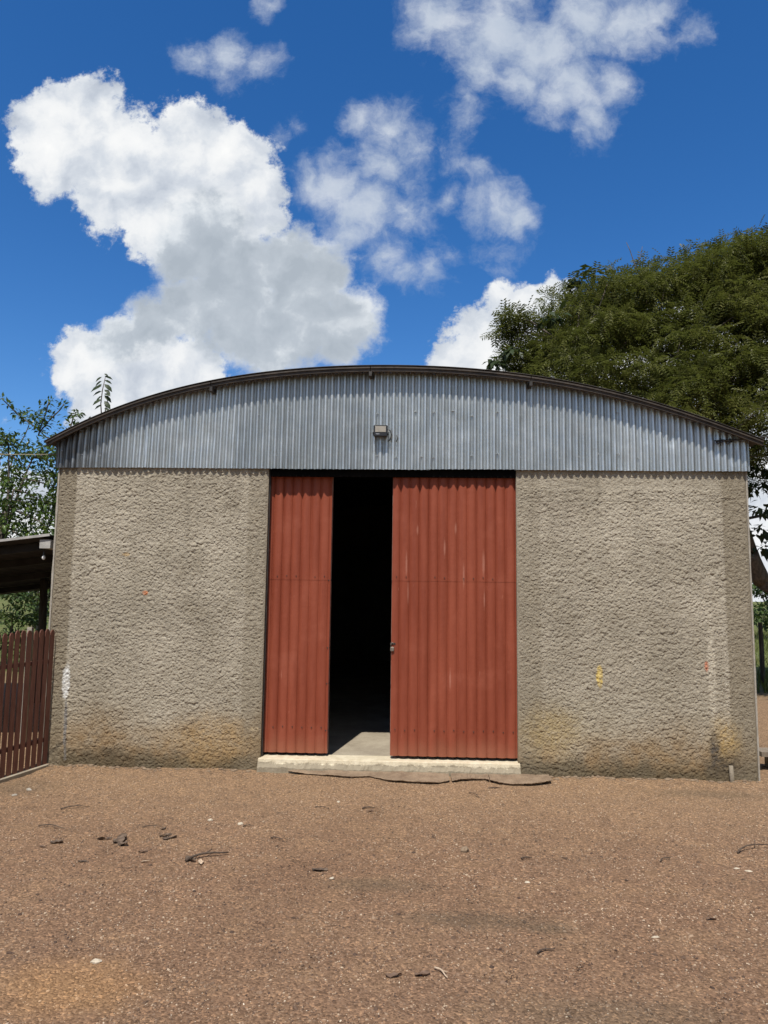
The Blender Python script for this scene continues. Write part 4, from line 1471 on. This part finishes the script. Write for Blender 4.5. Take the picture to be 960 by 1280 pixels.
q = on_y(914.5, 978, -0.035)
tag(MB().tube([(q[0], -0.04, -0.1), (q[0] + .002, -0.04, 0.06), (q[0], -0.035, float(on_y(913, 957, -.035)[2]))], [0.022, 0.021, 0.018], 9).build('pipe_stub', m_cement, None, True), 'short cement coated pipe stub against the wall foot near the right corner', 'pipe')
# --- sapling on the roof edge
sb = on_y(128, 520, 0.35)
sap = thing('sapling', (float(sb[0]), 0.35, float(arch(float(sb[0])))), 'little sapling with drooping dark leaves growing above the left roof slope', 'sapling')
sp = [on_y(*q, 0.35) for q in ((127, 522), (126, 505), (128, 488), (132, 470))]
MB().tube([tuple(q) for q in sp], [0.007, 0.006, 0.005, 0.003], 6).build('stem', m_twig, sap, True)
MB().tube([tuple(q) for q in (on_y(130, 520, .35), on_y(134, 503, .37), on_y(136, 486, .37))], [0.006, 0.005, 0.003], 6).build('stem', m_twig, sap, True)
for (lx, ly, sx, L) in ((126, 508, -1, .06), (132, 508, 1, .06), (124, 501, -1, .075), (137, 503, 1, .08), (120, 497, -1, .085), (138, 496, 1, .08), (122, 491, -1, .085), (137, 489, 1, .075),
                        (124, 484, -1, .08), (138, 482, 1, .07), (126, 478, -1, .075), (137, 477, 1, .065), (129, 473, -1, .06), (136, 472, 1, .05), (132, 469, 1, .045), (131, 494, 1, .06), (128, 512, 1, .06), (130, 482, -1, .05)):
    st_p = on_y(129 + sx * 1.5, ly - 2, 0.35)
    L = L * random.uniform(.85, 1.25)
    d_ = np.array([sx * random.uniform(.6, 1.0), random.uniform(-.6, .3), -0.42 + random.uniform(-.3, .2)])
    v, f = scatter([(0, 0, 0), (0.3, -0.2, 0.02), (0.65, -0.19, -0.03), (1.0, 0, -0.2), (0.65, 0.19, -0.03), (0.3, 0.2, 0.02), (0.5, 0, 0.05)],
                   [(0, 1, 6), (1, 2, 6), (2, 3, 6), (3, 4, 6), (4, 5, 6), (5, 0, 6)], st_p[None], d_[None], np.array([[0.1, -0.9, 0.8]]), np.array([L * 1.45]))
    mesh_np('leaf', v, f, m_sapling, sap)

# ================================================================== litter on the yard
def gpt(px, py):
    q = on_z(px, py, 0.006)
    return np.array([q[0], q[1], float(ground_z(np.array(q[0]), np.array(q[1])))])


def dry_leaf(px, py, L, ang, mat, label, curl=0.5, wid=0.42, cat='dry leaf', name='dry_leaf'):
    c = gpt(px, py)
    v, f = [], []
    nu, nv = 11, 6
    sd_l = int(px * 7 + py)
    L = L * 0.95
    for i in range(nu):
        u_ = i / (nu - 1)
        w = wid * L * math.sin(math.pi * min(1, u_ * 0.94 + 0.04)) ** 0.9 * random.uniform(.6, 1.15)
        for j in range(nv):
            s = (j / (nv - 1) - 0.5)
            z = 0.006 + L * (0.10 * curl + 0.42 * curl * float(fbm(np.array(u_ * 1.7), np.array(s * 2.2), 2, sd_l)) + 0.25 * curl * s * s)
            a_, b_ = (u_ - 0.5) * L, s * w * (1 - 0.25 * curl)
            v.append((c[0] + a_ * math.cos(ang) - b_ * math.sin(ang), c[1] + a_ * math.sin(ang) + b_ * math.cos(ang), c[2] + z))
    top_n = nu * nv
    v += [(q[0], q[1], q[2] - 0.0012) for q in v]
    for i in range(nu - 1):
        for j in range(nv - 1):
            a_ = i * nv + j
            f.append((a_, a_ + 1, a_ + nv + 1, a_ + nv))
            f.append((top_n + a_, top_n + a_ + nv, top_n + a_ + nv + 1, top_n + a_ + 1))
    o = MB().add(v, f).build(name, mat, None, True)
    o.data.transform(Matrix.Translation(-Vector(c)))
    o.location = c
    return tag(o, label, cat)


def twig(px, py, px2, py2, r_, label, side=1, mat=None):
    a_, b_ = gpt(px, py), gpt(px2, py2)
    L = np.linalg.norm(b_ - a_)
    nrm_ = np.array([-(b_ - a_)[1], (b_ - a_)[0], 0]) / max(L, 1e-4)
    mb = MB()
    pts = [a_ + (b_ - a_) * t_ + nrm_ * L * 0.08 * math.sin(t_ * 5) + np.array([0, 0, r_ + 0.004 + 0.05 * L * math.sin(t_ * 3.1)]) for t_ in np.linspace(0, 1, 7)]
    mb.tube([tuple(q) for q in pts], list(np.linspace(r_, r_ * 0.45, 7)), 6)
    q = pts[3]
    mb.tube([tuple(q), tuple(q + (b_ - a_) * 0.2 + nrm_ * side * L * 0.16)], [r_ * .6, r_ * .3], 5)
    o = mb.build('twig', mat or m_twig, None, True)
    c = (a_ + b_) / 2
    o.data.transform(Matrix.Translation(-Vector(c)))
    o.location = c
    return tag(o, label, 'twig')


def chip(px, py, sx, sy, sz, label, mat=None, ang=None):
    c = gpt(px, py)
    ang = random.uniform(0, 3.1) if ang is None else ang
    me_v, n = [], 9
    for z, k in ((0, 0.9), (sz * 0.5, 1.0), (sz, 0.62)):
        for j in range(n):
            a_ = 2 * math.pi * j / n
            kk = k * random.uniform(0.75, 1.2)
            x_, y_ = sx * kk * math.cos(a_), sy * kk * math.sin(a_)
            me_v.append((c[0] + x_ * math.cos(ang) - y_ * math.sin(ang), c[1] + x_ * math.sin(ang) + y_ * math.cos(ang), c[2] - 0.002 + z * random.uniform(.8, 1.2)))
    f = [tuple(range(2 * n, 3 * n))]
    for i in range(2):
        for j in range(n):
            f.append((i * n + j, i * n + (j + 1) % n, (i + 1) * n + (j + 1) % n, (i + 1) * n + j))
    o = MB().add(me_v, f).build('stone_chip', mat or m_chip, None, False)
    o.data.transform(Matrix.Translation(-Vector(c)))
    o.location = c
    return tag(o, label, 'stone chip')


D_, BR, PA = m_dryleaf, m_brownleaf, m_paleleaf
dry_leaf(71, 1053, 0.085, 0.2, D_, 'black curled dry leaf, leftmost of the dark leaves on the dirt', 0.6, 0.6)
dry_leaf(53, 1058, 0.05, -0.2, BR, 'small brown dry leaf just left of the leftmost black leaf', 0.4)
dry_leaf(104, 1076, 0.07, 0.1, D_, 'flat dark dry leaf lying nearer than the other leaves on the left', 0.25, 0.5)
dry_leaf(131, 1048, 0.10, 0.3, D_, 'long narrow dark dry leaf beside the crumpled leaf heap', 0.5, 0.32)
dry_leaf(150, 1050, 0.12, 1.1, D_, 'crumpled dark dry leaf, the upper one of the heap on the left', 0.75, 0.7)
dry_leaf(153, 1056, 0.10, -0.5, D_, 'crumpled dark dry leaf, the lower one of the heap on the left', 0.7, 0.6)
dry_leaf(179, 1064, 0.06, 0.4, BR, 'small reddish brown dry leaf right of the crumpled heap', 0.5, 0.6)
dry_leaf(207, 1043, 0.09, 0.7, D_, 'broad dark folded dry leaf under the lone wall section on the left', 0.5, 0.5)
dry_leaf(212, 1047, 0.10, 0.5, D_, 'second dark folded dry leaf touching the broad one', 0.4, 0.42)
dry_leaf(204, 1035, 0.05, 0.9, D_, 'tiny black dry leaf just beyond the two folded leaves', 0.6, 0.7)
twig(178, 1034, 205, 1033, 0.004, 'thin brown twig beyond the two folded dark leaves', 1)
twig(48, 1032, 82, 1034, 0.005, 'short knotted brown twig left on the dirt near the fence', -1)
twig(76, 1012, 112, 1008, 0.005, 'crooked brown twig near the left foot of the wall', 1)
twig(232, 1076, 284, 1066, 0.009, 'thick forked dry twig in the middle left of the yard', 1)
dry_leaf(238, 1074, 0.10, -0.6, D_, 'dark leaf lying against the left end of the thick forked twig', 0.6, 0.45)
dry_leaf(251, 1077, 0.085, 1.9, PA, 'pale tan dry leaf leaning on the thick forked twig', 0.5, 0.5)
dry_leaf(182, 1077, 0.06, 0.6, PA, 'pale dry leaf between the crumpled heap and the forked twig', 0.4, 0.3)
chip(263, 1025, 0.020, 0.012, 0.014, 'cream stone chip below the left jamb of the door', None, 0.2)
chip(300, 1031, 0.022, 0.012, 0.016, 'cream stone chip with a dark twig beside it near the wall', None, 0.3)
twig(304, 1034, 317, 1033, 0.004, 'tiny dark twig beside a cream stone chip', 1)
twig(338, 1048, 354, 1049, 0.005, 'short dark twig alone below the left red door', -1)
dry_leaf(400, 1087, 0.10, 0.1, D_, 'grey ragged dry leaf below the dark door opening', 0.5, 0.55)
chip(415, 1096, 0.016, 0.010, 0.010, 'small pale chip at the tip of the grey ragged leaf')
twig(394, 1009, 412, 1011, 0.004, 'thin dark twig just below the broken cement strip', 1)
twig(453, 1011, 468, 1009, 0.006, 'short thick dark twig straight below the door opening', 1)
dry_leaf(462, 1014, 0.06, 0.4, BR, 'brown leaf scrap beside the short thick twig', 0.5)
chip(423, 1002, 0.013, 0.012, 0.012, 'cream chip lying close to the broken cement strip')
chip(120, 1202, 0.026, 0.014, 0.016, 'cream stone chip above the orange gravel patch', None, 0.1)
chip(581, 1066, 0.026, 0.020, 0.034, 'grey pointed stone in the middle of the yard', m_slab, 0.3)
twig(652, 1075, 664, 1073, 0.006, 'dark twig scrap right of the pointed stone', 1)
chip(659, 1102, 0.016, 0.009, 0.009, 'small cream chip in front of the dark twig scrap', None, 0.0)
twig(826, 1077, 836, 1071, 0.005, 'small dark bent twig in the right of the yard', -1)
twig(922, 1067, 972, 1056, 0.006, 'long thin dark twig at the right edge of the yard', 1)
chip(921, 1085, 0.018, 0.009, 0.009, 'left of the cream chips below the long twig', None, 0.1)
chip(936, 1088, 0.022, 0.009, 0.009, 'right of the cream chips below the long twig', None, -0.1)
dry_leaf(889, 1149, 0.06, 0.2, BR, 'small brown leaf in the right foreground', 0.5, 0.4)
chip(819, 1170, 0.020, 0.006, 0.007, 'thin cream splinter of stone in the right foreground', None, 0.1)
dry_leaf(492, 1219, 0.075, 0.1, BR, 'brown dry leaf, left of two at the bottom centre', 0.5, 0.5)
dry_leaf(528, 1218, 0.075, 0.3, BR, 'brown dry leaf, right of two at the bottom centre', 0.5, 0.45)
twig(543, 1210, 561, 1221, 0.005, 'pale straight sliver of wood at the bottom centre', 1, m_paleleaf)
twig(672, 1191, 692, 1186, 0.005, 'dark twig lying low in the centre right foreground', 1)
twig(586, 992, 602, 998, 0.004, 'dark crooked twig below the right red door', 1)
dry_leaf(618, 984, 0.11, 0.05, D_, 'flat dark bark flake below the right end of the sill', 0.15, 0.25, 'bark flake', 'bark_flake')
chip(36, 987, 0.035, 0.018, 0.014, 'whitish rubble lump at the left by the fence foot', m_corner)
chip(18, 994, 0.022, 0.014, 0.012, 'small whitish rubble lump at the left edge by the fence', m_corner)
